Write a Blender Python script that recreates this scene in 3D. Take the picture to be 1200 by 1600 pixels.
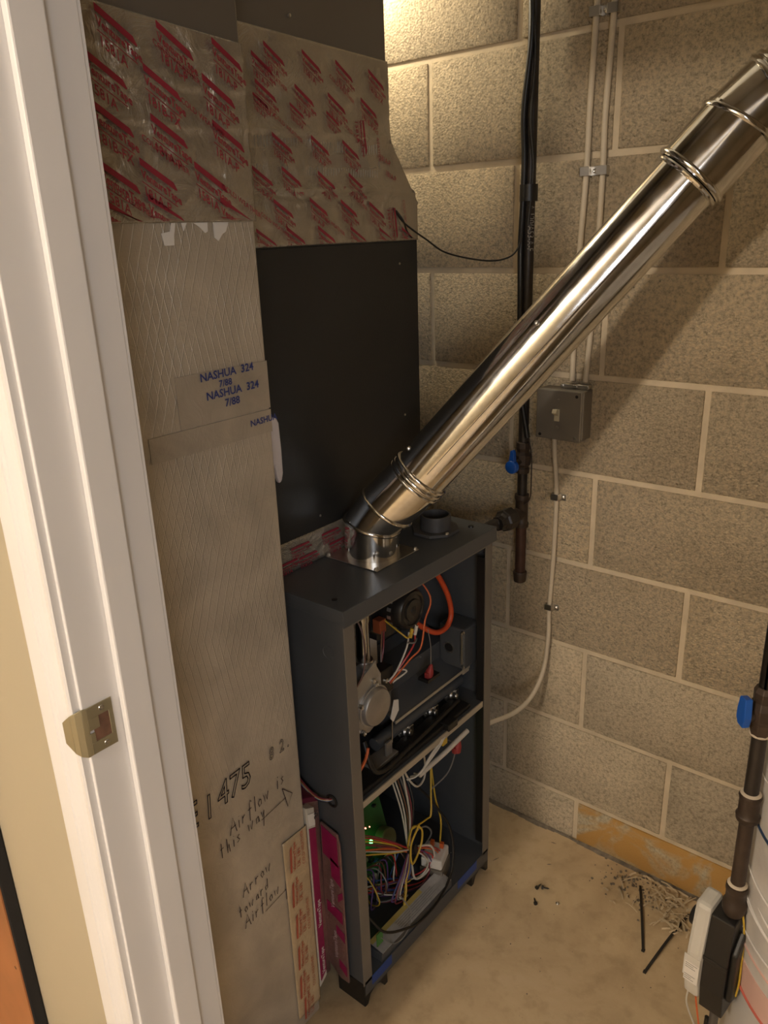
import bpy, bmesh, math, random
from mathutils import Vector, Matrix, noise
random.seed(7)
for o in list(bpy.data.objects): bpy.data.objects.remove(o)
S = bpy.context.scene; COL = S.collection

# ---------------------------------------------------------------- camera
H = 1.418
yaw, pit, rol, F = 0.69460284, 0.34291077, -0.0361147, 1229.73
fw = Vector((-math.sin(yaw)*math.cos(pit), math.cos(yaw)*math.cos(pit), -math.sin(pit)))
rt = Vector((math.cos(yaw), math.sin(yaw), 0)); up = rt.cross(fw)
r2 = math.cos(rol)*rt + math.sin(rol)*up; u2 = -math.sin(rol)*rt + math.cos(rol)*up
cd = bpy.data.cameras.new('camera'); cam = bpy.data.objects.new('camera', cd); COL.objects.link(cam)
cam.matrix_world = Matrix(((r2.x, u2.x, -fw.x, 0), (r2.y, u2.y, -fw.y, 0), (r2.z, u2.z, -fw.z, H), (0, 0, 0, 1)))
cd.sensor_fit = 'VERTICAL'; cd.sensor_height = 36; cd.lens = F/1600*36; cd.clip_start = 0.02
S.camera = cam
# ---------------------------------------------------------------- light
S.view_settings.view_transform = 'Standard'; S.view_settings.look = 'None'
S.view_settings.gamma = 1; S.view_settings.use_curve_mapping = False
S.view_settings.exposure = 0.08
w = bpy.data.worlds.new('world'); S.world = w; w.use_nodes = True
w.node_tree.nodes['Background'].inputs[0].default_value = (0.5, 0.48, 0.45, 1)
w.node_tree.nodes['Background'].inputs[1].default_value = 0.05
def light(name, kind, loc, power, color, size, target=None):
    l = bpy.data.lights.new(name, kind); l.energy = power; l.color = color
    if kind == 'AREA': l.size = size
    else: l.shadow_soft_size = size
    o = bpy.data.objects.new(name, l); COL.objects.link(o); o.location = loc
    if target: o.rotation_euler = (Vector(target)-Vector(loc)).to_track_quat('-Z', 'Y').to_euler()
    return o
light('hall_ceiling_light', 'POINT', (-0.54, -1.75, 2.26), 120, (1.0, 0.86, 0.70), 0.075)
light('furnace_room_bulb_light', 'POINT', (-1.24, 1.345, 1.93), 9, (1.0, 0.86, 0.62), 0.03)
light('hall_fill_light', 'AREA', (1.75, -1.65, 1.55), 22, (0.90, 0.93, 1.0), 0.9, (-0.7, 0.5, 0.9))  # added cool fill from the hall side for door jamb and duct

# ---------------------------------------------------------------- materials
def newmat(name):
    m = bpy.data.materials.new(name); m.use_nodes = True
    nt = m.node_tree; return m, nt, nt.nodes['Principled BSDF']
def node(nt, t, **kw):
    n = nt.nodes.new(t)
    for k, v in kw.items():
        if k in n.inputs: n.inputs[k].default_value = v
        else: setattr(n, k, v)
    return n
def ramp(nt, src, stops):
    r = nt.nodes.new('ShaderNodeValToRGB'); e = r.color_ramp.elements
    while len(e) < len(stops): e.new(0.5)
    for i, (p, c) in enumerate(stops):
        e[i].position = p; e[i].color = (*c, 1) if len(c) == 3 else c
    nt.links.new(src, r.inputs[0]); return r
MATS = {}
def mat(name, col, rough=0.5, metal=0.0, var=0.08, scale=12, bump=0.0, bscale=60, emit=None, spec=0.5, alpha=1, coat=0):
    """plain procedural material: noise-varied colour and optional fine bump"""
    if name in MATS: return MATS[name]
    m, nt, p = newmat(name)
    tc = node(nt, 'ShaderNodeTexCoord')
    n = node(nt, 'ShaderNodeTexNoise', Scale=scale, Detail=4.0)
    nt.links.new(tc.outputs['Object'], n.inputs['Vector'])
    lo = tuple(max(0, c*(1-var)) for c in col); hi = tuple(min(1, c*(1+var)) for c in col)
    r = ramp(nt, n.outputs[0], [(0.3, lo), (0.7, hi)])
    nt.links.new(r.outputs[0], p.inputs['Base Color'])
    p.inputs['Roughness'].default_value = rough; p.inputs['Metallic'].default_value = metal
    p.inputs['Specular IOR Level'].default_value = spec
    if coat: p.inputs['Coat Weight'].default_value = coat
    if bump:
        b = node(nt, 'ShaderNodeBump', Strength=bump, Distance=0.002)
        n2 = node(nt, 'ShaderNodeTexNoise', Scale=bscale, Detail=5.0)
        nt.links.new(tc.outputs['Object'], n2.inputs['Vector'])
        nt.links.new(n2.outputs[0], b.inputs['Height']); nt.links.new(b.outputs[0], p.inputs['Normal'])
    if emit:
        p.inputs['Emission Color'].default_value = (*emit[0], 1); p.inputs['Emission Strength'].default_value = emit[1]
    MATS[name] = m; return m

def block_material(name, base, dark, stain=None, pit=1.0):
    m, nt, p = newmat(name); L = nt.links.new
    g = node(nt, 'ShaderNodeNewGeometry'); oi = node(nt, 'ShaderNodeObjectInfo')
    big = node(nt, 'ShaderNodeTexNoise', Scale=5.0, Detail=6.0, Roughness=0.6); L(g.outputs['Position'], big.inputs['Vector'])
    grain = node(nt, 'ShaderNodeTexNoise', Scale=130.0, Detail=8.0, Roughness=0.85); L(g.outputs['Position'], grain.inputs['Vector'])
    v = node(nt, 'ShaderNodeTexVoronoi', Scale=230.0); L(g.outputs['Position'], v.inputs['Vector'])
    pits = node(nt, 'ShaderNodeTexNoise', Scale=110.0, Detail=3.0, Roughness=0.6); L(g.outputs['Position'], pits.inputs['Vector'])
    c1 = ramp(nt, big.outputs[0], [(0.3, dark), (0.68, base)])
    pr = ramp(nt, pits.outputs[0], [(0.27, (0.35, 0.32, 0.27)), (0.34, (1, 1, 1))])
    gr = ramp(nt, grain.outputs[0], [(0.40, (0.38, 0.35, 0.31)), (0.49, (0.92, 0.92, 0.92)), (0.58, (1.20, 1.18, 1.13))])
    mx = node(nt, 'ShaderNodeMixRGB', blend_type='MULTIPLY', Fac=0.75*pit); L(c1.outputs[0], mx.inputs[1]); L(pr.outputs[0], mx.inputs[2])
    mx2 = node(nt, 'ShaderNodeMixRGB', blend_type='MULTIPLY', Fac=0.68); L(mx.outputs[0], mx2.inputs[1]); L(gr.outputs[0], mx2.inputs[2])
    rv = ramp(nt, oi.outputs['Random'], [(0, (0.88, 0.88, 0.88)), (1, (1.04, 1.03, 1.0))])
    mx3 = node(nt, 'ShaderNodeMixRGB', blend_type='MULTIPLY', Fac=1.0); L(mx2.outputs[0], mx3.inputs[1]); L(rv.outputs[0], mx3.inputs[2])
    out = mx3
    if stain:
        sn = node(nt, 'ShaderNodeTexNoise', Scale=7.0, Detail=3.0, Roughness=0.55, Distortion=1.2); L(g.outputs['Position'], sn.inputs['Vector'])
        sr = ramp(nt, sn.outputs[0], [(0.37, (0, 0, 0)), (0.50, (1, 1, 1))])
        mx4 = node(nt, 'ShaderNodeMixRGB', blend_type='MIX'); L(sr.outputs[0], mx4.inputs[0]); L(mx3.outputs[0], mx4.inputs[1])
        mx4.inputs[2].default_value = (*stain, 1); out = mx4
    L(out.outputs[0], p.inputs['Base Color']); p.inputs['Roughness'].default_value = 0.9
    p.inputs['Specular IOR Level'].default_value = 0.2
    ad = node(nt, 'ShaderNodeMath', operation='ADD'); L(grain.outputs[0], ad.inputs[0])
    m2 = node(nt, 'ShaderNodeMath', operation='MULTIPLY'); L(pr.outputs[0], m2.inputs[0]); m2.inputs[1].default_value = 0.9
    L(m2.outputs[0], ad.inputs[1])
    m3 = node(nt, 'ShaderNodeMath', operation='MULTIPLY_ADD'); L(v.outputs['Distance'], m3.inputs[0]); m3.inputs[1].default_value = 0.5; L(ad.outputs[0], m3.inputs[2])
    b = node(nt, 'ShaderNodeBump', Strength=1.0*pit, Distance=0.008); L(m3.outputs[0], b.inputs['Height']); L(b.outputs[0], p.inputs['Normal'])
    return m
M_BLOCK = block_material('painted_block', (0.86, 0.715, 0.51), (0.69, 0.57, 0.40))
M_BLOCKG = block_material('bare_grey_block', (0.64, 0.545, 0.40), (0.47, 0.40, 0.295), pit=0.6)
M_BLOCKS = block_material('stained_block', (0.56, 0.48, 0.34), (0.46, 0.40, 0.28), stain=(0.47, 0.27, 0.085), pit=0.4)
M_MORTAR = mat('mortar', (0.56, 0.465, 0.33), 0.9, var=0.1, scale=25, bump=0.35, bscale=160)

def floor_material():
    m, nt, p = newmat('concrete_floor'); L = nt.links.new
    g = node(nt, 'ShaderNodeNewGeometry')
    a = node(nt, 'ShaderNodeTexNoise', Scale=4.0, Detail=8.0, Roughness=0.62, Distortion=0.6); L(g.outputs['Position'], a.inputs['Vector'])
    b_ = node(nt, 'ShaderNodeTexNoise', Scale=26.0, Detail=6.0, Roughness=0.6); L(g.outputs['Position'], b_.inputs['Vector'])
    c = ramp(nt, a.outputs[0], [(0.3, (0.38, 0.275, 0.155)), (0.5, (0.50, 0.375, 0.22)), (0.7, (0.56, 0.43, 0.27))])
    d = ramp(nt, b_.outputs[0], [(0.33, (0.72, 0.70, 0.66)), (0.5, (1, 1, 1))])
    mx = node(nt, 'ShaderNodeMixRGB', blend_type='MULTIPLY', Fac=0.55); L(c.outputs[0], mx.inputs[1]); L(d.outputs[0], mx.inputs[2])
    L(mx.outputs[0], p.inputs['Base Color']); p.inputs['Roughness'].default_value = 0.62
    bp = node(nt, 'ShaderNodeBump', Strength=0.25, Distance=0.003); L(b_.outputs[0], bp.inputs['Height']); L(bp.outputs[0], p.inputs['Normal'])
    return m
M_FLOOR = floor_material()

def foil_material(name, col, rough, wrinkle, scrim, metal=0.85):
    """aluminium foil facing: large crumples, scrim threads pressed through, tan fading towards the kraft bottom"""
    m, nt, p = newmat(name); L = nt.links.new
    g = node(nt, 'ShaderNodeNewGeometry'); sx = node(nt, 'ShaderNodeSeparateXYZ'); L(g.outputs['Position'], sx.inputs[0])
    big = node(nt, 'ShaderNodeTexNoise', Scale=9.0, Detail=5.0, Distortion=0.7); L(g.outputs['Position'], big.inputs['Vector'])
    c = ramp(nt, big.outputs[0], [(0.3, tuple(x*0.80 for x in col)), (0.7, tuple(x*1.1 for x in col))])
    L(c.outputs[0], p.inputs['Base Color']); p.inputs['Roughness'].default_value = rough; p.inputs['Metallic'].default_value = metal
    h = node(nt, 'ShaderNodeMath', operation='MULTIPLY'); h.inputs[1].default_value = wrinkle
    cr = node(nt, 'ShaderNodeTexNoise', Scale=22.0, Detail=7.0, Roughness=0.6, Distortion=1.5); L(g.outputs['Position'], cr.inputs['Vector'])
    L(cr.outputs[0], h.inputs[0]); height = h
    if scrim:
        # three families of threads: steep left, steep right, level
        for ky, kz, k, amp in ((1, 0.16, 88, 0.55), (1, -0.34, 70, 0.45), (0.02, 1, 180, 0.10)):
            my = node(nt, 'ShaderNodeMath', operation='MULTIPLY'); L(sx.outputs['Y'], my.inputs[0]); my.inputs[1].default_value = ky*k
            mz = node(nt, 'ShaderNodeMath', operation='MULTIPLY_ADD'); L(sx.outputs['Z'], mz.inputs[0]); mz.inputs[1].default_value = kz*k; L(my.outputs[0], mz.inputs[2])
            wob = node(nt, 'ShaderNodeMath', operation='MULTIPLY_ADD'); L(big.outputs[0], wob.inputs[0]); wob.inputs[1].default_value = 0.35; L(mz.outputs[0], wob.inputs[2])
            fr = node(nt, 'ShaderNodeMath', operation='PINGPONG'); L(wob.outputs[0], fr.inputs[0]); fr.inputs[1].default_value = 0.5
            rr = ramp(nt, fr.outputs[0], [(0.0, (1, 1, 1)), (0.09, (0, 0, 0))])
            # threads show in patches
            pn = node(nt, 'ShaderNodeTexNoise', Scale=5.0+ky*2+kz*3, Detail=2.0); L(g.outputs['Position'], pn.inputs['Vector'])
            pr = ramp(nt, pn.outputs[0], [(0.34, (0, 0, 0)), (0.52, (1, 1, 1))])
            t = node(nt, 'ShaderNodeMath', operation='MULTIPLY'); L(rr.outputs[0], t.inputs[0]); L(pr.outputs[0], t.inputs[1])
            fz = node(nt, 'ShaderNodeMapRange'); L(sx.outputs['Z'], fz.inputs[0]); fz.inputs[1].default_value = 0.55; fz.inputs[2].default_value = 0.80
            t2 = node(nt, 'ShaderNodeMath', operation='MULTIPLY'); L(t.outputs[0], t2.inputs[0]); L(fz.outputs[0], t2.inputs[1])
            s = node(nt, 'ShaderNodeMath', operation='MULTIPLY_ADD'); L(t2.outputs[0], s.inputs[0]); s.inputs[1].default_value = amp*scrim; L(height.outputs[0], s.inputs[2])
            height = s
    b = node(nt, 'ShaderNodeBump', Strength=0.8, Distance=0.004); L(height.outputs[0], b.inputs['Height']); L(b.outputs[0], p.inputs['Normal'])
    return m
M_FOIL = foil_material('scrim_foil', (0.53, 0.465, 0.37), 0.43, 0.45, 0.38, 0.35)
M_TAPE = foil_material('foil_tape', (0.54, 0.485, 0.40), 0.22, 2.0, 0, 0.75)
M_TAPET = foil_material('tan_foil_tape', (0.62, 0.48, 0.30), 0.42, 0.8, 0, 0.25)
M_TAPEM = foil_material('magenta_tape_foil', (0.40, 0.25, 0.23), 0.30, 1.2, 0, 0.7)
M_SHEET = mat('dull_sheet_metal', (0.25, 0.225, 0.19), 0.33, 0.6, var=0.06, scale=4)
M_DARK = mat('charcoal_enamel', (0.068, 0.072, 0.076), 0.38, 0.0, var=0.1, scale=6, bump=0.08, bscale=400)
M_PANEL = mat('black_coil_panel', (0.019, 0.019, 0.018), 0.42, 0.0, var=0.15, scale=3, bump=0.1, bscale=300)
M_LIP = mat('taupe_flange_edge', (0.17, 0.15, 0.125), 0.45, 0.1, var=0.08)
M_DECK = mat('bare_deck_edge', (0.46, 0.40, 0.30), 0.5, 0.2, var=0.1)
def galv_material():
    m, nt, p = newmat('galvanised_steel'); L = nt.links.new
    tc = node(nt, 'ShaderNodeTexCoord')
    v = node(nt, 'ShaderNodeTexVoronoi', Scale=90.0); L(tc.outputs['Object'], v.inputs['Vector'])
    n = node(nt, 'ShaderNodeTexNoise', Scale=30.0, Detail=5.0); L(tc.outputs['Object'], n.inputs['Vector'])
    c = ramp(nt, v.outputs['Distance'], [(0.0, (0.72, 0.71, 0.69)), (1.0, (0.85, 0.84, 0.82))])
    L(c.outputs[0], p.inputs['Base Color']); p.inputs['Metallic'].default_value = 1
    r = ramp(nt, n.outputs[0], [(0.3, (0.08, 0.08, 0.08)), (0.7, (0.17, 0.17, 0.17))]); L(r.outputs[0], p.inputs['Roughness'])
    n2 = node(nt, 'ShaderNodeTexNoise', Scale=7.0, Detail=3.0); L(tc.outputs['Object'], n2.inputs['Vector'])
    b = node(nt, 'ShaderNodeBump', Strength=0.10, Distance=0.004); L(n2.outputs[0], b.inputs['Height']); L(b.outputs[0], p.inputs['Normal'])
    return m
M_GALV = galv_material()
M_STEEL = mat('zinc_steel', (0.62, 0.60, 0.56), 0.3, 1.0, var=0.1, scale=40)
M_CAST = mat('cast_aluminium', (0.48, 0.46, 0.43), 0.42, 0.8, var=0.1, scale=40)
M_CHROME = mat('chrome_pipe', (0.5, 0.5, 0.5), 0.15, 1.0)
M_WHITE = mat('white_trim_paint', (0.76, 0.735, 0.715), 0.42, var=0.02, scale=8, bump=0.03, bscale=90)
M_BEIGE = mat('beige_wall_paint', (0.44, 0.38, 0.265), 0.75, var=0.03, scale=3, bump=0.05, bscale=200)
M_CEIL = mat('ceiling_white', (0.78, 0.77, 0.75), 0.9)
M_JOIST = mat('joist_wood', (0.35, 0.24, 0.14), 0.8)
M_BLACK = mat('black_plastic', (0.012, 0.011, 0.010), 0.4)
M_BLACKM = mat('black_motor', (0.018, 0.016, 0.014), 0.3)
M_BRIRON = mat('black_iron_pipe', (0.035, 0.028, 0.023), 0.42, 0.3, var=0.3, scale=30, bump=0.2, bscale=80)
M_MALL = mat('brown_malleable_fitting', (0.055, 0.037, 0.026), 0.5, 0.3, var=0.25, scale=40, bump=0.25, bscale=90)
M_BLUE = mat('blue_handle', (0.01, 0.09, 0.42), 0.4)
M_ROMEX = mat('cream_cable', (0.56, 0.48, 0.36), 0.55, var=0.05)
M_BOX = mat('grey_box_enamel', (0.22, 0.195, 0.16), 0.42, 0.4, var=0.06)
M_IVORY = mat('ivory_toggle', (0.55, 0.48, 0.33), 0.4)
M_RED = mat('crimson_print', (0.27, 0.02, 0.036), 0.5)
M_ORRED = mat('rust_red_print', (0.42, 0.09, 0.05), 0.5)
M_MAG = mat('magenta_tape', (0.27, 0.012, 0.075), 0.3, 0.1, var=0.15)
M_NAVY = mat('navy_print', (0.025, 0.04, 0.17), 0.5)
M_INK = mat('marker_ink', (0.035, 0.02, 0.025), 0.6)
M_PAPER = mat('white_paper', (0.72, 0.68, 0.62), 0.6)
M_CREAM = mat('cream_plastic', (0.55, 0.50, 0.42), 0.5)
M_GREEN = mat('green_circuit_board', (0.02, 0.10, 0.025), 0.4, var=0.3)
M_OLIVE = mat('olive_capacitor', (0.16, 0.18, 0.08), 0.4)
M_BRASS = mat('satin_nickel', (0.40, 0.36, 0.24), 0.42, 0.75, var=0.08)
M_ORANGE = mat('orange_hose_rubber', (0.55, 0.07, 0.02), 0.4)
M_SILVER = mat('silver_label', (0.52, 0.52, 0.53), 0.35, 0.5, var=0.12, scale=80)
M_YEL = mat('yellow_label_strip', (0.40, 0.32, 0.10), 0.5)
M_PRINT = mat('fine_black_print', (0.03, 0.03, 0.03), 0.6)
M_TANK = mat('tank_jacket', (0.55, 0.54, 0.53), 0.28, var=0.03)
M_WRAP = mat('cloudy_wrap', (0.60, 0.57, 0.54), 0.30, var=0.15, scale=18, bump=0.6, bscale=30)
M_PINK = mat('pink_printed_band', (0.70, 0.46, 0.40), 0.4, var=0.08)
M_PINKL = mat('red_line_print', (0.62, 0.16, 0.12), 0.4)
M_BLUESTRIP = mat('blue_rail_strip', (0.02, 0.06, 0.25), 0.5)
M_PINE = mat('stained_pine', (0.38, 0.145, 0.05), 0.5, var=0.25, scale=5)
M_SHRED = mat('dry_shavings', (0.42, 0.33, 0.21), 0.8, var=0.3)
M_DIRT = mat('grey_dust', (0.16, 0.13, 0.095), 0.95, var=0.4, scale=60)
M_LEDG = mat('green_led', (0.05, 0.6, 0.1), 0.3, emit=((0.1, 1.0, 0.15), 9))
M_LEDR = mat('red_led', (0.6, 0.1, 0.05), 0.3, emit=((1.0, 0.25, 0.15), 6))
M_BULB = mat('bulb_glass', (0.9, 0.85, 0.7), 0.3, emit=((1.0, 0.82, 0.55), 14))
M_LEVW = mat('warm_grey_plastic', (0.58, 0.55, 0.49), 0.45)
WIRES = {k: mat(k+'_wire', c, 0.4) for k, c in dict(yellow=(0.55, 0.36, 0.04), white=(0.58, 0.54, 0.46), red=(0.45, 0.03, 0.03), orange=(0.60, 0.12, 0.03),
    brown=(0.13, 0.055, 0.03), purple=(0.10, 0.045, 0.16), blue=(0.03, 0.06, 0.2), black=(0.01, 0.01, 0.01), grey=(0.18, 0.17, 0.16), maroon=(0.20, 0.03, 0.04)).items()}

# ---------------------------------------------------------------- helpers
def V(*a): return Vector(a)
class MB:
    """collects shapes into one mesh object"""
    def __init__(s): s.v = []; s.f = []; s.sm = []; s.mi = []; s.cur = 0
    def add(s, vs, fs, smooth=False):
        o = len(s.v); s.v += [tuple(v) for v in vs]
        for f in fs: s.f.append(tuple(i+o for i in f)); s.sm.append(smooth); s.mi.append(s.cur)
        return s
    def box(s, lo, hi, M=None):
        x0, y0, z0 = lo; x1, y1, z1 = hi
        vs = [V(x, y, z) for z in (z0, z1) for x, y in ((x0, y0), (x1, y0), (x1, y1), (x0, y1))]
        if M: vs = [M @ v for v in vs]
        return s.add(vs, [(0, 3, 2, 1), (4, 5, 6, 7), (0, 1, 5, 4), (1, 2, 6, 5), (2, 3, 7, 6), (3, 0, 4, 7)])
    def tube(s, pts, rad, seg=12, caps=True, smooth=True, cs=None):
        pts = [Vector(p) for p in pts]; n = len(pts)
        if not hasattr(rad, '__len__'): rad = [rad]*n
        T = []
        for i in range(n):
            a = pts[max(0, i-1)]; b = pts[min(n-1, i+1)]; t = b-a
            if t.length < 1e-9: t = Vector((0, 0, 1))
            T.append(t.normalized())
        u = T[0].orthogonal().normalized(); vs = []; fs = []
        for i in range(n):
            u = (u - T[i]*u.dot(T[i])).normalized(); w_ = T[i].cross(u)
            for k in range(seg):
                a = 2*math.pi*k/seg; vs.append(pts[i]+rad[i]*(math.cos(a)*u+math.sin(a)*w_))
        for i in range(n-1):
            for k in range(seg):
                k2 = (k+1) % seg; fs.append((i*seg+k, i*seg+k2, (i+1)*seg+k2, (i+1)*seg+k))
        s.add(vs, fs, smooth)
        if caps:
            o = len(s.v)-len(vs)
            s.f.append(tuple(o+k for k in reversed(range(seg)))); s.sm.append(False); s.mi.append(s.cur)
            s.f.append(tuple(o+(n-1)*seg+k for k in range(seg))); s.sm.append(False); s.mi.append(s.cur)
        return s
    def lathe(s, base, axis, prof, seg=24, smooth=True):
        """prof: list of (distance along axis, radius)"""
        base = Vector(base); axis = Vector(axis).normalized(); u = axis.orthogonal().normalized(); w_ = axis.cross(u)
        vs = []; fs = []
        for d, r in prof:
            for k in range(seg):
                a = 2*math.pi*k/seg; vs.append(base+axis*d+r*(math.cos(a)*u+math.sin(a)*w_))
        for i in range(len(prof)-1):
            for k in range(seg):
                k2 = (k+1) % seg; fs.append((i*seg+k, i*seg+k2, (i+1)*seg+k2, (i+1)*seg+k))
        if prof[0][1] > 1e-6: fs.append(tuple(reversed(range(seg))))
        if prof[-1][1] > 1e-6: fs.append(tuple((len(prof)-1)*seg+k for k in range(seg)))
        return s.add(vs, fs, smooth)
    def prism(s, poly, d):
        """poly: 3-D outline, d: extrusion vector"""
        n = len(poly); d = Vector(d); vs = [Vector(p) for p in poly]+[Vector(p)+d for p in poly]
        return s.add(vs, [tuple(range(n)), tuple(range(2*n-1, n-1, -1))]+[(i, (i+1) % n+0, (i+1) % n+n, i+n) for i in range(n)])
    def ribbon(s, pts, wid, nrm):
        pts = [Vector(p) for p in pts]; nrm = Vector(nrm); vs = []; fs = []
        for i, p in enumerate(pts):
            t = (pts[min(len(pts)-1, i+1)]-pts[max(0, i-1)]).normalized(); sd = t.cross(nrm).normalized()*wid/2
            vs += [p-sd, p+sd]
        for i in range(len(pts)-1): fs.append((2*i, 2*i+1, 2*i+3, 2*i+2))
        return s.add(vs, fs)
    def build(s, name, m, parent=None, bevel=0, kind=None, label=None):
        me = bpy.data.meshes.new(name); me.from_pydata(s.v, [], s.f)
        me.polygons.foreach_set('use_smooth', s.sm)
        for x in (m if isinstance(m, (list, tuple)) else [m]): me.materials.append(x)
        me.polygons.foreach_set('material_index', s.mi)
        bm = bmesh.new(); bm.from_mesh(me); bmesh.ops.recalc_face_normals(bm, faces=bm.faces); bm.to_mesh(me); bm.free()
        if any(s.sm): me.set_sharp_from_angle(angle=math.radians(38))
        o = bpy.data.objects.new(name, me); COL.objects.link(o)
        if parent: o.parent = parent; o.matrix_parent_inverse = parent_inv(parent)
        if bevel:
            b = o.modifiers.new('bevel', 'BEVEL'); b.width = bevel; b.segments = 2; b.limit_method = 'ANGLE'; b.harden_normals = False
        if kind: o['kind'] = kind
        if label: o['label'] = label
        return o
def parent_inv(p):
    M = Matrix.Translation(p.location)
    if p.parent: pass
    return M.inverted() if p.type == 'EMPTY' else Matrix.Identity(4)
def tag(o, label=None, cat=None, group=None, kind=None):
    if label: o['label'] = label
    if cat: o['category'] = cat
    if group: o['group'] = group
    if kind: o['kind'] = kind
    return o
def thing(name, loc, label, cat, group=None, kind=None):
    o = bpy.data.objects.new(name, None); COL.objects.link(o); o.location = loc; o.empty_display_size = 0.05
    return tag(o, label, cat, group, kind)
def struct(o, label=None): o['kind'] = 'structure'; (label and o.__setitem__('label', label)); return o
def smooth(pts, n=6):
    P = [Vector(p) for p in pts]; P = [2*P[0]-P[1]]+P+[2*P[-1]-P[-2]]; out = []
    for i in range(1, len(P)-2):
        for k in range(n):
            t = k/n; a, b, c, d = P[i-1], P[i], P[i+1], P[i+2]
            out.append(0.5*((2*b)+(-a+c)*t+(2*a-5*b+4*c-d)*t*t+(-a+3*b-3*c+d)*t**3))
    out.append(P[-2]); return out
TC = {}
def glyphs(body, outline=0.0, bold=0.0, shear=0.0):
    """2-D triangles of a piece of lettering, unit size, flat"""
    k = (body, outline, bold, shear)
    if k in TC: return TC[k]
    c = bpy.data.curves.new('lettering', 'FONT'); c.body = body; c.size = 1; c.resolution_u = 2; c.shear = shear; c.offset = bold
    if outline: c.fill_mode = 'NONE'; c.bevel_depth = outline; c.bevel_resolution = 0
    o = bpy.data.objects.new('lettering', c); COL.objects.link(o)
    dg = bpy.context.evaluated_depsgraph_get(); me = o.evaluated_get(dg).to_mesh()
    vs = [(v.co.x, v.co.y) for v in me.vertices]; fs = [tuple(p.vertices) for p in me.polygons]
    o.evaluated_get(dg).to_mesh_clear(); bpy.data.objects.remove(o); bpy.data.curves.remove(c)
    TC[k] = (vs, fs); return TC[k]
def letter(mb, body, org, U, W, size, **kw):
    vs, fs = glyphs(body, **kw); org = Vector(org); U = Vector(U); W = Vector(W)
    mb.add([org+U*(x*size)+W*(y*size) for x, y in vs], fs)

# ---------------------------------------------------------------- room shell
floor = struct(MB().box((-2.8, -2.6, -0.05), (2.3, 1.62, 0)).build('floor', M_FLOOR))
struct(MB().box((-2.8, -2.6, 2.42), (2.3, 1.62, 2.50)).build('ceiling', M_CEIL))
YW = 1.465
wb = thing('wall_back', (0, YW, 0), None, None); struct(wb, 'pale painted concrete block wall behind the furnace')
MB().box((-2.8, YW+0.003, 0), (2.3, YW+0.12, 2.42)).build('mortar_bed', M_MORTAR, wb)
rows = [0.0, 0.114, 0.317, 0.520, 0.724, 0.927, 1.130, 1.333, 1.536, 1.740, 1.943, 2.146, 2.349]
bc = {}
for k in range(12):
    z0 = rows[k]+(0.0062 if k else 0.0); z1 = rows[k+1]-0.0062
    off = -0.445 if k % 2 else -0.652
    m = M_BLOCKS if k == 0 else (M_BLOCKG if k in (1, 2) else M_BLOCK)
    for j in range(-5, 3):
        x0 = off+j*0.4064+0.0062; x1 = x0+0.3940
        mm = m
        if k == 0 and x1 < -0.6: mm = M_BLOCKG
        if x0 < -2.8: continue
        key = (round(z1-z0, 4), mm.name)
        if key not in bc:
            b = MB(); nx, nz = 9, 4; hw = (x1-x0)/2; hh = (z1-z0)/2
            vs = []; fs = []
            for iz in range(nz+1):
                for ix in range(nx+1):
                    e = 0.0 if (ix in (0, nx) or iz in (0, nz)) else -0.0022
                    vs.append(V(-hw+2*hw*ix/nx, e+0.0006*noise.noise(V(ix*1.7, iz*1.3, k)), -hh+2*hh*iz/nz))
            # keep the outer ring tight to the arris
            for iz in range(nz):
                for ix in range(nx):
                    a = iz*(nx+1)+ix; fs.append((a, a+1, a+nx+2, a+nx+1))
            for i_, v_ in enumerate(vs):
                for ax, h_ in ((0, hw), (2, hh)):
                    step = 2*h_/(nx if ax == 0 else nz)
                    if abs(abs(v_[ax])-(h_-step)) < 1e-6: v_[ax] = math.copysign(h_-0.004, v_[ax])
            b.add(vs, fs, True)
            b.add([V(-hw, 0, -hh), V(hw, 0, -hh), V(hw, 0, hh), V(-hw, 0, hh), V(-hw, 0.02, -hh), V(hw, 0.02, -hh), V(hw, 0.02, hh), V(-hw, 0.02, hh)],
                  [(0, 4, 5, 1), (1, 5, 6, 2), (2, 6, 7, 3), (3, 7, 4, 0), (4, 7, 6, 5)])
            o = b.build('block', mm); bc[key] = o.data; bpy.data.objects.remove(o)
        o = bpy.data.objects.new('block', bc[key]); COL.objects.link(o); o.parent = wb
        o.location = ((x0+x1)/2, 0.0+random.uniform(-0.0008, 0.0008), (z0+z1)/2)
# crack of dirt where the slab meets the blocks
b = MB(); random.seed(3)
pts = [V(-1.2+0.02*i, YW-0.006-0.007*abs(noise.noise(V(i*0.37, 0, 0))), 0) for i in range(48)]
for i in range(47):
    w_ = 0.002+0.009*max(0, noise.noise(V(i*0.21, 3, 0))+0.35)
    b.add([pts[i], pts[i+1], pts[i+1]+V(0, w_, 0.004), pts[i]+V(0, w_, 0.004)], [(0, 1, 2, 3)])
    b.add([pts[i]-V(0, w_, 0), pts[i+1]-V(0, w_, 0), pts[i+1]+V(0, 0, 0.003), pts[i]+V(0, 0, 0.003)], [(0, 1, 2, 3)])
tag(b.build('floor_joint_dirt', M_DIRT), 'dark dirt line in the joint between concrete slab and block wall', 'dirt', kind='stuff')
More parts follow.
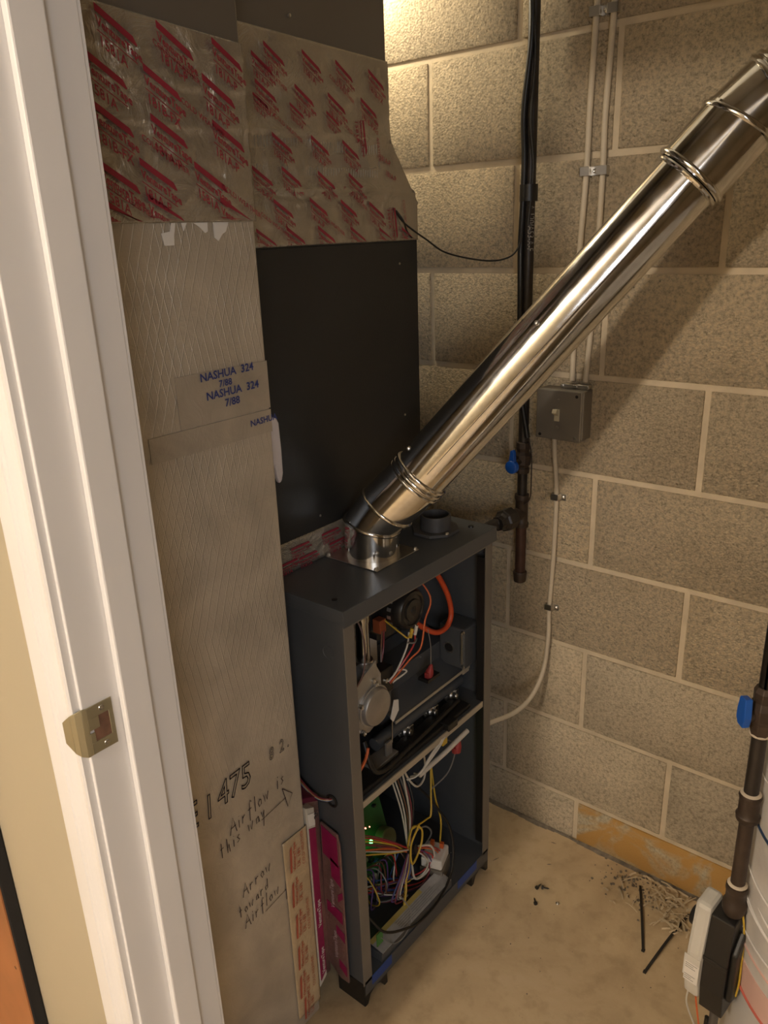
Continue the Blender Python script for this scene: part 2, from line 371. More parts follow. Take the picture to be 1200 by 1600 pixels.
# wall with the doorway (we look through it), hall and side walls
DX, DY0, DY1 = -0.69, 0.332, 0.444
wl = MB(); wl.box((-2.8, DY0, 0), (DX-0.02, DY1, 2.42)); wl.box((DX-0.02, DY0, 1.90), (0.22, DY1, 2.42)); wl.box((0.22, DY0, 0), (2.3, DY1, 2.42))
struct(wl.build('wall_front', M_BEIGE))
struct(MB().box((-2.92, -2.6, 0), (-2.8, 1.62, 2.42)).build('wall_left', M_BEIGE))
struct(MB().box((1.0, DY1, 0), (1.1, 1.6, 2.42)).build('wall_right', M_BLOCK))
rw = MB(); rw.box((2.3, -2.6, 0), (2.42, DY0, 0.9)); rw.box((2.3, -2.6, 2.1), (2.42, DY0, 2.42)); rw.box((2.3, -2.6, 0.9), (2.42, -2.35, 2.1)); rw.box((2.3, -1.15, 0.9), (2.42, DY0, 2.1))
struct(rw.build('wall_hall', M_BEIGE))
struct(MB().box((-2.9, -2.72, 0), (2.42, -2.6, 2.42)).build('wall_rear', M_BEIGE))

# door frame: jamb, stop, casing, strike plate
df = thing('door_1', (DX, DY0, 0), None, None); struct(df, 'white painted door frame without its door')
MB().box((DX-0.019, DY0, 0), (DX, DY1, 1.89)).build('jamb', M_WHITE, df, 0.0012)
MB().box((DX, 0.374, 0), (DX+0.010, 0.4075, 1.88)).build('door_stop', M_WHITE, df, 0.002)
MB().box((DX-0.0195, DY1-0.001, 0), (DX-0.0008, DY1+0.003, 1.89)).build('jamb_edge_bead', M_WHITE, df)
MB().box((DX, DY0, 1.87), (0.20, DY1, 1.89)).build('head_jamb', M_WHITE, df)
MB().box((0.20, DY0, 0), (0.22, DY1, 1.89)).build('jamb', M_WHITE, df)
# colonial casing profile, extruded up; x distance outward from the jamb edge, y thickness towards the hall
prof = [(0.004, 0), (0.004, 0.008), (0.006, 0.0100), (0.010, 0.0100), (0.012, 0.0070), (0.017, 0.0070), (0.022, 0.0085), (0.027, 0.0115), (0.0285, 0.0105), (0.030, 0.0120),
        (0.033, 0.0135), (0.0345, 0.0125), (0.036, 0.0142), (0.045, 0.0158), (0.054, 0.0168), (0.058, 0.0158), (0.0600, 0.012), (0.0605, 0)]
b = MB(); b.prism([(DX-p[0], DY0-p[1], 0) for p in prof], (0, 0, 1.94)); b.build('casing', M_WHITE, df)
b = MB(); b.prism([(DX, DY0-p[1], 1.89+p[0]) for p in prof], (0.95, 0, 0)); b.build('casing', M_WHITE, df)
# strike plate with latch opening and curled lip
sp = MB(); x = DX+0.0006
def spr(y0, z0, y1, z1, t=0.0014): sp.box((x, y0, z0), (x+t, y1, z1))
spr(0.335, 0.909, 0.3645, 0.9225); spr(0.335, 0.9515, 0.3645, 0.965); spr(0.3595, 0.9225, 0.3645, 0.9515); spr(0.335, 0.9375, 0.3475, 0.9515); spr(0.335, 0.9225, 0.341, 0.934)
lip = [(DX+0.002, 0.335), (DX+0.0012, 0.3300), (DX-0.0015, 0.3240), (DX-0.006, 0.3205), (DX-0.0165, 0.3170)]
zs = [(0.909, 0.965), (0.908, 0.966), (0.911, 0.964), (0.915, 0.961), (0.926, 0.951)]
for (a, c), (z0, z1), (a2, c2), (z2, z3) in zip(lip[:-1], zs[:-1], lip[1:], zs[1:]):
    sp.add([V(a, c, z0), V(a, c, z1), V(a2, c2, z3), V(a2, c2, z2), V(a-.001, c+.0012, z0), V(a-.001, c+.0012, z1), V(a2-.001, c2+.0012, z3), V(a2-.001, c2+.0012, z2)],
           [(0, 1, 2, 3), (4, 7, 6, 5), (0, 4, 5, 1), (1, 5, 6, 2), (2, 6, 7, 3), (3, 7, 4, 0)], True)
spo = sp.build('strike_plate', M_BRASS, df, 0.0004, label='satin nickel strike plate with curled lip')
for z in (0.9155, 0.9582):
    MB().lathe((x+0.0008, 0.352, z), (1, 0, 0), [(0, 0.0036), (0.0012, 0.003), (0.0014, 0.0012), (0.0008, 0)], 14).build('screw', M_STEEL, spo)
MB().box((DX+0.0002, 0.341, 0.9225), (DX+0.0009, 0.3595, 0.9515)).build('latch_recess', mat('raw_wood_recess', (0.17, 0.085, 0.05), 0.8, var=0.4, scale=60), spo)
# stained board leaning by the casing, black edge towards us
bd = thing('wooden_board', (-1.15, 0.32, 0), 'orange stained pine board with a black edge standing against the beige wall', 'board')
MB().box((-1.35, 0.3110, 0), (-0.990, 0.3130, 1.3)).build('board_face', M_PINE, bd)
MB().box((-1.349, 0.3131, 0), (-0.9885, 0.3315, 1.3)).build('black_edge_strip', mat('black_foam_edge', (0.010, 0.009, 0.009), 0.9), bd, 0.002)
MB().lathe((-0.992-0.012, 0.3111, 0.405), (0, -1, 0), [(0, 0.003), (0.0004, 0.0028), (0.0005, 0)], 12).build('knot', mat('pine_knot', (0.10, 0.035, 0.012), 0.6), bd)

# ---------------------------------------------------------------- printed tape lettering
def stamp(mb, org, U, W, nrm, L=0.060, code='1581A', tall=1.0, fade=False):
    """wedge-shaped red bar, brand line and product code, on plane U (reading direction) / W (up)"""
    org = Vector(org)+Vector(nrm)*0.0012; U = Vector(U); W = Vector(W)
    U = U.normalized(); L = L*0.86
    P = lambda a, c: org+U*(a*L)+W*(c*L*tall)
    mb.add([P(0, 0), P(0, -0.13), P(1.02, -0.13), P(1.05, -0.10), P(0.95, 0)], [(0, 1, 2, 3, 4)])
    letter(mb, 'VentureTape', P(0.0, -0.345)+Vector(nrm)*0.0002, U, W*tall, L*0.215, bold=0.025)
    mb.add([P(0, -0.42), P(0, -0.44), P(1.0, -0.44), P(1.0, -0.42)], [(0, 1, 2, 3)])
    letter(mb, code, P(0.02, -0.66), U, W*tall, L*0.26, bold=0.01)
def cold(mb, org, U, W, nrm, L=0.060, txt='COLD WEATHER'):
    letter(mb, txt, Vector(org)+Vector(nrm)*0.0012, U, W, L*0.155, bold=0.008)
def crumpled(name, y0, y1, z0, z1, x, m, parent, amp=0.0025, ny=40, nz=34, topslope=0.0, folds=(), thick=0.0015, clipf=None):
    """a patch of foil tape on a plane facing +X with creases; folds: (z, height) raised horizontal ridges"""
    b = MB(); vs = []; fs = []
    for i in range(nz+1):
        for j in range(ny+1):
            t = i/nz; y = y0+(y1-y0)*j/ny; zt = z1+topslope*(j/ny); z = z0+(zt-z0)*t
            e = min(1, 6*min(t, 1-t), 6*min(j/ny, 1-j/ny))
            d = amp*e*abs(noise.fractal(V(y*16, z*16, x*5), 0.9, 2.2, 4))
            for fz, fh, fwid in folds:
                zz = fz+0.006*noise.noise(V(y*14, fz*9, 0)); d += fh*math.exp(-((z-zz)/fwid)**2)*(0.55+0.6*abs(noise.noise(V(y*30, fz, 2))))
            if clipf: y = min(y, clipf(z))
            vs.append(V(x+thick+d*0.8, y, z))
    for i in range(nz):
        for j in range(ny):
            a = i*(ny+1)+j; fs.append((a, a+1, a+ny+2, a+ny+1))
    b.add(vs, fs, True)
    o = b.build(name, m, parent); s_ = o.modifiers.new('solid', 'SOLIDIFY'); s_.thickness = 0.0012; s_.offset = -1
    return o
UD = V(0, 0.86, -0.51); ZU = V(0, 0, 1); PX = V(1, 0, 0)

# ---------------------------------------------------------------- return duct (foil faced)
XD = -0.836
duct = thing('return_duct', (-1.1, 0.61, 0), 'tall foil faced return duct with marker notes standing beside the door frame', 'duct')
MB().box((-1.40, 0.462, 0.0), (XD-0.001, 0.757, 1.60)).build('insulated_body', M_FOIL, duct, 0.003)
MB().box((-1.40, 0.462, 1.60), (XD, 0.757, 2.42)).build('sheet_metal_riser', M_SHEET, duct, 0.003)
crumpled('foil_tape_patch', 0.462, 0.7575, 1.436, 1.662, XD, M_TAPE, duct, 0.0055, 110, 90, topslope=-0.020, folds=((1.588, 0.004, 0.006), (1.545, 0.003, 0.004), (1.62, 0.003, 0.005)))
pr = MB()
for y, z in [(0.551, 1.653), (0.627, 1.648), (0.705, 1.642), (0.531, 1.609), (0.603, 1.603), (0.685, 1.602), (0.532, 1.561), (0.605, 1.553), (0.694, 1.553), (0.531, 1.502), (0.583, 1.506), (0.660, 1.505), (0.53, 1.462), (0.588, 1.468), (0.695, 1.466)]:
    big = z > 1.63
    stamp(pr, (XD+0.0072, y, z), UD, ZU, PX, 0.062 if y < 0.70 else 0.058, random.choice(['1581A', '181B-FX', '181A-P']), 1.1)
for y, z in [(0.62, 1.624), (0.59, 1.525), (0.70, 1.475), (0.532, 1.476), (0.65, 1.568)]: cold(pr, (XD+0.0072, y, z), UD, ZU, PX)
pr.v = [(a, c, max(d, 1.4375)) for a, c, d in pr.v]
pr.build('tape_print', M_RED, duct, kind='stuff')
# torn white backing left below the tape
b = MB()
for poly in ([(0.606, 1.424), (0.609, 1.410), (0.623, 1.410), (0.624, 1.421), (0.628, 1.4355), (0.622, 1.4355), (0.619, 1.426)], [(0.637, 1.4355), (0.639, 1.426), (0.645, 1.4355)],
             [(0.655, 1.4355), (0.664, 1.430), (0.672, 1.423), (0.676, 1.425), (0.677, 1.4355)], [(0.686, 1.4355), (0.686, 1.417), (0.692, 1.413), (0.699, 1.421), (0.705, 1.424), (0.711, 1.4355)]):
    b.prism([(XD, y, z) for y, z in poly], (0.0012, 0, 0))
b.build('torn_backing_paper', M_PAPER, duct)
# small foil tape pieces with blue print
def tapebit(y0, z0, y1, z1): return MB().box((XD-0.0005, y0, z0), (XD+0.0006, y1, z1)).build('repair_tape', M_TAPE2, duct)
M_TAPE2 = foil_material('smooth_foil_tape', (0.48, 0.42, 0.335), 0.40, 0.6, 0, 0.4)
tapebit(0.60, 1.185, 0.757, 1.252); tapebit(0.55, 1.15, 0.757, 1.183)
nb = MB(); U1 = V(0, 1, 0.03).normalized()
for org, t, s_ in (((0.638, 1.2405), 'NASHUA  324', 0.0150), ((0.668, 1.2290), '7/88', 0.0125), ((0.645, 1.2150), 'NASHUA  324', 0.0150), ((0.675, 1.2015), '7/88', 0.0145), ((0.716, 1.165), 'NASHUA', 0.0125)):
    letter(nb, t, (XD+0.0016, org[0], org[1]), U1*1.02, ZU, s_, bold=0.02)
nb.build('navy_tape_print', M_NAVY, duct, kind='stuff')
US = V(0, 0.98, 0.075)
for t, y, z, s_ in (('E', 0.522, 0.590, 0.066), ('I', 0.560, 0.590, 0.060), ('475', 0.582, 0.596, 0.060), ('8', 0.690, 0.6175, 0.032), ('2 .', 0.713, 0.6190, 0.032)):
    lb = MB(); letter(lb, t, (XD+0.001, y, z), US*(0.78 if t == '475' else 0.72), ZU, s_, outline=0.016, shear=0.10)
    lb.build('outline_lettering', M_NAVY, duct)
# handwriting: single-stroke letters
GL = {'A': [[(0, 0), (.45, 1), (.75, 0)], [(.15, .4), (.7, .45)]], 'i': [[(.1, 0), (.15, .5)], [(.17, .7), (.2, .75)]], 'r': [[(.05, 0), (.1, .5)], [(.1, .35), (.3, .5), (.42, .45)]],
      'f': [[(.2, -.25), (.25, .85), (.4, 1), (.5, .9)], [(.05, .45), (.45, .5)]], 'l': [[(.12, 0), (.2, 1)]], 'o': [[(.3, .5), (.08, .3), (.2, .02), (.42, .15), (.4, .42), (.25, .5)]],
      'w': [[(.02, .5), (.12, .02), (.3, .4), (.42, .02), (.6, .55)]], 's': [[(.4, .5), (.12, .42), (.35, .2), (.05, .02)]], 't': [[(.2, 1), (.18, .02)], [(0, .6), (.42, .65)]],
      'h': [[(.08, 0), (.12, 1)], [(.1, .3), (.3, .5), (.38, 0)]], 'y': [[(.05, .5), (.18, .1), (.42, .5)], [(.42, .5), (.2, -.6)]], 'a': [[(.42, .45), (.12, .35), (.1, .05), (.36, .1), (.42, .45), (.48, 0)]],
      'd': [[(.4, .4), (.1, .35), (.12, .03), (.4, .1), (.48, 1)]], ' ': []}
hb = MB(); random.seed(5)
def hand(txt, y, z, s_, slope=0.10):
    x_ = y
    for ch in txt:
        for st in GL[ch]:
            j = lambda: random.uniform(-.03, .03)
            P = [(XD+0.0008, x_+(a+j())*s_*0.62, z+(c+j())*s_+(x_-y)*slope) for a, c in st]
            hb.ribbon(P, 0.0016, (1, 0, 0))
        x_ += s_*0.62*(0.25 if ch in 'il' else (.72 if ch in 'wA' else .5))+(0.004)
hand('Airflow is', 0.598, 0.533, 0.029, 0.22); hand('this way', 0.576, 0.504, 0.027, 0.20)
hb.ribbon([(XD+.0008, 0.662, 0.519), (XD+.0008, 0.718, 0.5275)], 0.0012, (1, 0, 0)); hb.ribbon([(XD+.0008, 0.712, 0.549), (XD+.0008, 0.733, 0.527), (XD+.0008, 0.721, 0.507), (XD+.0008, 0.712, 0.549)], 0.0015, (1, 0, 0))
hand('Arrow', 0.608, 0.400, 0.026, 0.20); hand('toward', 0.597, 0.366, 0.022, 0.20); hand('Airflow', 0.605, 0.336, 0.026, 0.20)
hb.ribbon([(XD+.0008, 0.650, 0.336), (XD+.0008, 0.700, 0.3445)], 0.0012, (1, 0, 0)); hb.ribbon([(XD+.0008, 0.699, 0.323), (XD+.0008, 0.700, 0.362), (XD+.0008, 0.715, 0.346), (XD+.0008, 0.697, 0.345)], 0.0015, (1, 0, 0))
hb.build('marker_handwriting', M_INK, duct, kind='stuff')
# tan tape along the lower edge, print running upwards
crumpled('edge_tape', 0.700, 0.7578, 0.03, 0.442, XD, M_TAPET, duct, 0.002, 14, 60, thick=0.0008)
pr = MB()
for y, z in [(0.722, 0.372), (0.720, 0.296), (0.722, 0.222), (0.720, 0.148), (0.718, 0.078), (0.724, 0.02)]:
    stamp(pr, (XD+0.003, y-0.012, z), V(0, 0.06, 1), V(0, -0.8, 0), PX, 0.060, 'UL 181', 0.9)
for z in (0.37, 0.22, 0.08): letter(pr, 'COLD WEATHER', (XD+0.0045, 0.746, z), V(0, 0, 1), V(0, -1, 0), 0.0095)
for o_ in (pr,):
    pr.v = [(a, min(c, 0.757), d) for a, c, d in pr.v]
pr.build('edge_tape_print', M_ORRED, duct, kind='stuff')

# ---------------------------------------------------------------- coil cabinet and plenum above the furnace
XP = -0.944
coil = thing('coil_cabinet', (-1.2, 1.04, 0.91), 'black enamelled coil cabinet box sitting on the furnace', 'cabinet')
MB().box((-1.45, 0.816, 0.912), (XP, 1.260, 1.402)).build('cabinet_body', M_PANEL, coil, 0.002)
MB().box((XP, 0.82, 0.918), (XP+0.003, 1.255, 1.398)).build('front_panel', M_PANEL, coil, 0.001)
for y, z in ((1.205, 1.075), (1.2, 1.36), (0.95, 0.94)): MB().lathe((XP+0.003, y, z), (1, 0, 0), [(0, 0.0024), (0.0012, 0.002), (0.0015, 0)], 10).build('screw', M_STEEL, coil)
MB().box((XP-0.01, 0.818, 0.862), (XP-0.001, 1.250, 0.912)).build('joint_backing', M_DARK, coil)
crumpled('joint_tape', 0.82, 1.03, 0.858, 0.916, XP-0.001, M_TAPE, coil, 0.003, 30, 10)
pr = MB()
for y, z in [(0.872, 0.902), (0.950, 0.904), (0.89, 0.878), (0.968, 0.880), (0.84, 0.88)]: stamp(pr, (XP+0.003, y, z), V(0, 1, 0.02), ZU, PX, 0.052, '1581A', 0.75)
pr.build('joint_tape_print', M_RED, coil, kind='stuff')
plen = thing('supply_plenum', (-1.2, 1.0, 1.404), 'sheet metal supply plenum wrapped in red printed foil tape above the black cabinet', 'duct')
prof = [(0.816, 1.404), (1.260, 1.404), (1.262, 1.466), (1.183, 1.568), (1.181, 2.42), (0.816, 2.42)]
MB().prism([(XP-0.0015, y, z) for y, z in prof], (-0.42, 0, 0)).build('plenum_body', M_SHEET, plen, 0.002)
def redge(z): return 1.2600 if z < 1.466 else (1.26-(z-1.466)/0.102*0.077 if z < 1.568 else 1.183)
crumpled('foil_tape_wrap', 0.82, 1.262, 1.400, 1.700, XP-0.001, M_TAPE, plen, 0.003, 80, 70, topslope=-0.015, clipf=redge,
         folds=((1.568, 0.006, 0.004), (1.484, 0.010, 0.006), (1.466, 0.004, 0.003)))
M_BAND = foil_material('ribbed_foil', (0.42, 0.37, 0.30), 0.38, 0.2, 0, 0.6)
rb = MB()
for k in range(46):                                                  # pleats pressed into the foil
    y = 0.866+k*0.0062
    rb.tube([(XP+0.0015, y, 1.505), (XP+0.0018, y+0.001, 1.5165)] if k % 3 else [(XP+0.0015, y, 1.505), (XP+0.0018, y+0.001, 1.518)], 0.0011, 5)
    rb.tube([(XP+0.0015, y, 1.5405), (XP+0.0018, y+0.001, 1.556+0.004*noise.noise(V(y*30, 0, 0)))], 0.0011, 5)
rb.build('foil_pleats', M_BAND, plen, kind='stuff')
MB().box((XP, 0.82, 1.519), (XP+0.0022, 1.155, 1.538)).build('smooth_foil_band', M_BAND, plen)
pr = MB()
for y, z in [(0.868, 1.665), (0.893, 1.68), (0.971, 1.679), (1.045, 1.674), (1.125, 1.670), (0.871, 1.63), (0.951, 1.631), (1.024, 1.626), (1.103, 1.626), (0.897, 1.562), (0.98, 1.563), (1.053, 1.56), (0.852, 1.515), (0.912, 1.516), (0.991, 1.512), (1.065, 1.511),
             (0.89, 1.47), (0.969, 1.472), (1.042, 1.47), (1.115, 1.467), (0.85, 1.428), (0.913, 1.430), (0.984, 1.430), (1.063, 1.428), (1.140, 1.425), (1.205, 1.424), (0.865, 1.612), (0.938, 1.605), (1.018, 1.600)]:
    lsz = 0.052 if z not in (1.612, 1.605, 1.600) else 0.038
    stamp(pr, (XP+0.0058, y, z), UD, ZU, PX, lsz, random.choice(['1581A', '181A-P', '181B-FX']), 1.0)
for y, z in [(0.879, 1.65), (1.03, 1.647), (0.905, 1.582), (1.059, 1.58), (1.052, 1.485), (0.992, 1.445), (0.862, 1.446)]: cold(pr, (XP+0.0058, y, z), UD, ZU, PX, 0.055)
for y, z in [(1.110, 1.592), (1.188, 1.456)]:
    stamp(pr, (XP+0.0050, y, z), V(0, 0.12, -1), V(0, 1, 0), PX, 0.058, '1581A', 0.7)
for y, z in [(1.140, 1.596), (1.212, 1.470)]: letter(pr, 'COLD WEATHER', (XP+0.005, y, z), V(0, 0.12, -1), V(0, 1, 0), 0.0085)
for y, z in [(1.150, 1.535), (1.165, 1.510)]: letter(pr, '181A-P', (XP+0.005, y, z), V(0, 0.75, -0.3), ZU, 0.013, bold=0.01)
pr.v = [(a, min(c, redge(d)-0.001), max(d, 1.4015)) for a, c, d in pr.v]
pr.build('wrap_print', M_RED, plen, kind='stuff')
MB().lathe((XP+0.001, 0.955, 1.721), (1, 0, 0), [(0, 0.003), (0.002, 0.0026), (0.003, 0)], 12).build('screw', M_STEEL, plen)
# white plastic piece beside the duct edge
hk = MB(); import math as _m
out = [(0.80, 1.142), (0.846, 1.142), (0.8545, 1.139), (0.8590, 1.130), (0.8605, 1.085), (0.8600, 1.045), (0.8565, 1.033), (0.851, 1.028), (0.846, 1.040), (0.843, 1.060), (0.80, 1.060)]
hk.prism([(XP+0.0035, y, z) for y, z in out], (0.010, 0, 0))
tag(hk.build('plastic_cover', mat('white_gloss_plastic', (0.78, 0.72, 0.72), 0.3), None, 0.003), 'rounded white plastic cover on the black cabinet, half behind the foil duct edge', 'cover')

# ---------------------------------------------------------------- furnace
XF = -0.768; Y0, Y1, ZT = 0.812, 1.256, 0.857
fn = thing('gas_furnace', (-1.1, 1.034, 0), 'open charcoal gas furnace with door off, wiring and burners showing', 'furnace')
b = MB(); b.box((-1.45, Y0, 0.060), (XF-0.001, Y0+0.003, 0.832)); b.build('side_panel', M_DARK, fn)
MB().box((-1.45, Y1-0.003, 0.060), (XF-0.001, Y1, 0.832)).build('side_panel', M_DARK, fn)
b = MB(); b.box((-0.955, Y0-0.004, ZT-0.003), (XF+0.004, Y1+0.010, ZT)); b.box((XF+0.001, Y0-0.004, ZT-0.030), (XF+0.004, Y1+0.010, ZT-0.002))
b.box((-0.955, Y0-0.004, ZT-0.024), (XF+0.002, Y0-0.0015, ZT-0.002)); b.box((-0.955, Y1+0.0075, ZT-0.030), (XF+0.002, Y1+0.010, ZT-0.002))
b.build('top_panel', M_DARK, fn, 0.001)
MB().box((-0.948, Y0+0.003, 0.470), (-0.945, Y1-0.003, 0.854)).build('heat_exchanger_panel', M_DARK, fn)
MB().box((-1.452, Y0, 0.06), (-1.449, Y1, 0.857)).build('rear_panel', M_DARK, fn)
MB().box((-1.44, Y0+0.003, 0.855), (-0.957, Y1-0.003, 0.860)).build('upper_deck', M_DARK, fn)
# front flanges
MB().box((XF-0.002, Y0-0.001, 0.055), (XF, Y0+0.024, 0.828)).build('front_flange', M_LIP, fn, 0.0006)
b = MB(); b.box((XF-0.002, Y1-0.024, 0.055), (XF, Y1+0.001, 0.828)); b.build('front_flange', M_LIP, fn, 0.0006)
MB().box((XF-0.018, Y1-0.027, 0.095), (XF-0.0005, Y1-0.0245, 0.80)).build('flange_return', M_BLACK, fn)
MB().box((XF-0.002, Y0+0.02, 0.822), (XF-0.0005, Y1-0.02, 0.832)).build('front_header', M_LIP, fn)
dk = MB(); dk.box((-1.44, Y0+0.003, 0.466), (XF-0.004, Y1-0.003, 0.469)); dk.build('blower_deck', M_DARK, fn)
MB().box((XF-0.004, Y0+0.004, 0.457), (XF-0.0015, Y1-0.004, 0.470)).build('deck_edge', M_DECK, fn)
MB().box((XF-0.055, Y0+0.03, 0.4694), (XF-0.010, Y1-0.06, 0.480)).build('door_gasket', M_BLACK, fn, 0.003)
MB().box((-1.44, Y0+0.003, 0.058), (XF-0.002, Y1-0.003, 0.061)).build('bottom_panel', M_DARK, fn)
MB().box((XF-0.002, Y0+0.003, 0.028), (XF, Y1-0.003, 0.062)).build('bottom_rail', M_DARK, fn)
for y, l in ((0.835, 0.06), (1.13, 0.075)):
    MB().box((XF, y, 0.040), (XF+0.001, y+l, 0.062)).build('blue_strip', M_BLUESTRIP, fn)  # thin flat blue strips on the face of the bottom rail
for y in (Y0, Y1-0.07):
    for x in (XF-0.07, -1.44):
        # rubber foot with arched cut-outs
        arc = [(y, 0), (y+0.010, 0), (y+0.018, 0.018), (y+0.035, 0.027), (y+0.052, 0.018), (y+0.060, 0), (y+0.070, 0), (y+0.070, 0.058), (y, 0.058)] if x > -1 else [(y, 0), (y+0.07, 0), (y+0.07, 0.058), (y, 0.058)]
        MB().prism([(x, a, c) for a, c in arc], (0.0695, 0, 0)).build('rubber_foot', M_BLACK, fn, 0.002)
MB().lathe((-0.800, Y0-0.0008, 0.845-0.004), (0, -1, 0), [(0, 0.003), (0.002, 0.002), (0.0022, 0)], 10).build('screw', M_STEEL, fn)
MB().lathe((-0.806, Y0+0.022, ZT), (0, 0, 1), [(0, 0.005), (0.0008, 0.005), (0.001, 0.0)], 14).build('hole_plug', M_BLACK, fn)
MB().lathe((-0.805, 1.235, ZT), (0, 0, 1), [(0, 0.006), (0.003, 0.005), (0.0035, 0.0)], 14).build('hole_plug', M_BLACK, fn)
# dark knockout rings on the side and bushing
kr = MB(); kr.lathe((-0.806, Y0-0.0004, 0.770), (0, -1, 0), [(0, 0.013), (0.0006, 0.013), (0.0007, 0.0115), (0.0001, 0.011)], 20); kr.build('knockout', M_DARK, fn)
MB().lathe((-0.820, Y0+0.002, 0.466), (0, -1, 0), [(0, 0.012), (0.004, 0.013), (0.005, 0.009), (0.0015, 0.008)], 20).build('wire_bushing', M_BLACK, fn)
for k, (c, dz) in enumerate((('blue', 0), ('blue', 0.004), ('yellow', 0.006), ('white', 0.002), ('maroon', 0.009), ('black', -0.003))):
    MB().tube(smooth([(-0.915, Y0-0.012, 0.506+dz), (-0.885, Y0-0.015, 0.484+dz), (-0.850, Y0-0.014, 0.468+dz*0.5), (-0.825, Y0-0.006, 0.467+dz*0.3), (-0.818, Y0+0.02, 0.464)]), 0.0017, 6).build('low_voltage_wire', WIRES[c], fn)
# intake flange on the top
fl = MB(); C0 = V(-0.852, 1.180, ZT)
fl.prism([(C0.x+0.050*math.cos(a)*(1.0 if abs(math.cos(a)) < .8 else .93), C0.y+0.050*math.sin(a), ZT+0.0005) for a in [math.radians(22.5+45*k) for k in range(8)]], (0, 0, 0.006))
fl.lathe(C0+V(0, 0, 0.006), (0, 0, 1), [(0, 0.031), (0.028, 0.030), (0.029, 0.029), (0.029, 0.026), (0.0, 0.026)], 36)
flo = fl.build('intake_flange', mat('grey_cpvc', (0.075, 0.070, 0.067), 0.45), fn, 0.0008, label='dark grey plastic intake flange')
MB().lathe((C0.x+0.040, C0.y-0.018, ZT+0.0065), (0, 0, 1), [(0, 0.004), (0.003, 0.0035), (0.004, 0)], 8).build('screw', M_STEEL, flo)
# vestibule: inducer, gas valve, burners, pressure tube, junction box
CY = 1.042; CZ = 0.752
ind = MB(); ind.lathe((-0.942, 1.025, 0.735), (1, 0, 0), [(0, 0.088), (0.03, 0.088), (0.036, 0.084), (0.037, 0.066), (0.044, 0.060), (0.045, 0.052), (0.049, 0.05), (0.05, 0)], 40)
ind.box((-0.942, 0.985, 0.60), (-0.905, 1.05, 0.68)); indo = ind.build('inducer_housing', M_CREAM, fn, 0.001)
MB().prism([(-0.892, y, z) for y, z in ((0.985, 0.80), (0.985, 0.715), (1.0, 0.700), (1.0, 0.688), (1.045, 0.680), (1.09, 0.700), (1.09, 0.80))], (0.030, 0, 0)).build('motor_bracket', M_BLACK, fn, 0.002)
mo = MB(); mo.lathe((-0.862, CY, CZ), (1, 0, 0), [(0, 0.036), (0.008, 0.040), (0.040, 0.041), (0.048, 0.041), (0.055, 0.036), (0.0565, 0.030), (0.054, 0.029), (0.054, 0.022), (0.057, 0.021), (0.057, 0.008), (0.059, 0.006), (0.060, 0)], 40)
moo = mo.build('inducer_motor', M_BLACKM, fn, label='round black inducer motor')
for k in range(9):
    a = math.radians(100+k*22); c = V(-0.832, CY+0.0405*math.cos(a), CZ+0.0405*math.sin(a))
    R_ = Matrix.Rotation(-a, 4, 'X')
    sl = MB(); sl.box((-0.004, -0.0035, -0.0012), (0.004, 0.0035, 0.0012), Matrix.Translation(c) @ Matrix.Rotation(a+math.pi/2, 4, 'X')); sl.build('vent_slot', M_CAST, moo)
for a in (70, 250):
    a = math.radians(a); MB().box((-0.001, -0.006, -0.0018), (0.0012, 0.006, 0.0018), Matrix.Translation(V(-0.808, CY+0.0325*math.cos(a), CZ+0.0325*math.sin(a))) @ Matrix.Rotation(a+math.pi/2, 4, 'X')).build('end_slot', M_CAST, moo)
a = math.radians(140)
lab = MB(); prv = [V(-0.848+dx, CY+0.0418*math.cos(math.radians(t)), CZ+0.0418*math.sin(math.radians(t))) for t in range(105, 150, 8) for dx in (0, 0.016)]
lab.add(prv, [(2*i, 2*i+1, 2*i+3, 2*i+2) for i in range(len(prv)//2-1)]); lab.build('motor_label', M_PAPER, moo)
MB().box((-0.858, 0.985, 0.715), (-0.840, 1.003, 0.742)).build('motor_connector', mat('brown_plug', (0.25, 0.06, 0.02), 0.5), fn, 0.001)
MB().tube(smooth([(-0.840, 1.000, 0.738), (-0.800, 1.000, 0.722), (-0.795, 1.010, 0.712), (-0.797, 1.022, 0.718)]), 0.0016, 6).build('motor_wire', WIRES['yellow'], fn)
for pts, c in (([(-0.80, 1.020, 0.718), (-0.80, 1.012, 0.690), (-0.805, 0.985, 0.650), (-0.815, 0.968, 0.630)], 'white'), ([(-0.80, 1.035, 0.714), (-0.798, 1.034, 0.692), (-0.80, 1.008, 0.668), (-0.815, 0.968, 0.625)], 'red'),
               ([(-0.85, 1.085, 0.815), (-0.80, 1.087, 0.765), (-0.795, 1.063, 0.725), (-0.79, 1.042, 0.680), (-0.80, 1.02, 0.66), (-0.815, 0.970, 0.622)], 'orange'), ([(-0.84, 0.99, 0.72), (-0.84, 0.985, 0.68), (-0.83, 0.972, 0.64), (-0.82, 0.965, 0.61)], 'brown'),
               ([(-0.84, 0.995, 0.72), (-0.845, 0.998, 0.68), (-0.835, 0.975, 0.64), (-0.82, 0.967, 0.61)], 'maroon'), ([(-0.815, 0.97, 0.63), (-0.81, 0.995, 0.645), (-0.80, 1.010, 0.640), (-0.81, 0.985, 0.628), (-0.82, 0.985, 0.615)], 'white'),
               ([(-0.797, 1.012, 0.700), (-0.792, 1.025, 0.696), (-0.797, 1.038, 0.697)], 'grey'), ([(-0.85, 0.90, 0.82), (-0.82, 0.912, 0.76), (-0.80, 0.89, 0.70), (-0.81, 0.868, 0.66)], 'brown')):
    MB().tube(smooth(pts), 0.0017, 6).build('vestibule_wire', WIRES[c], fn)
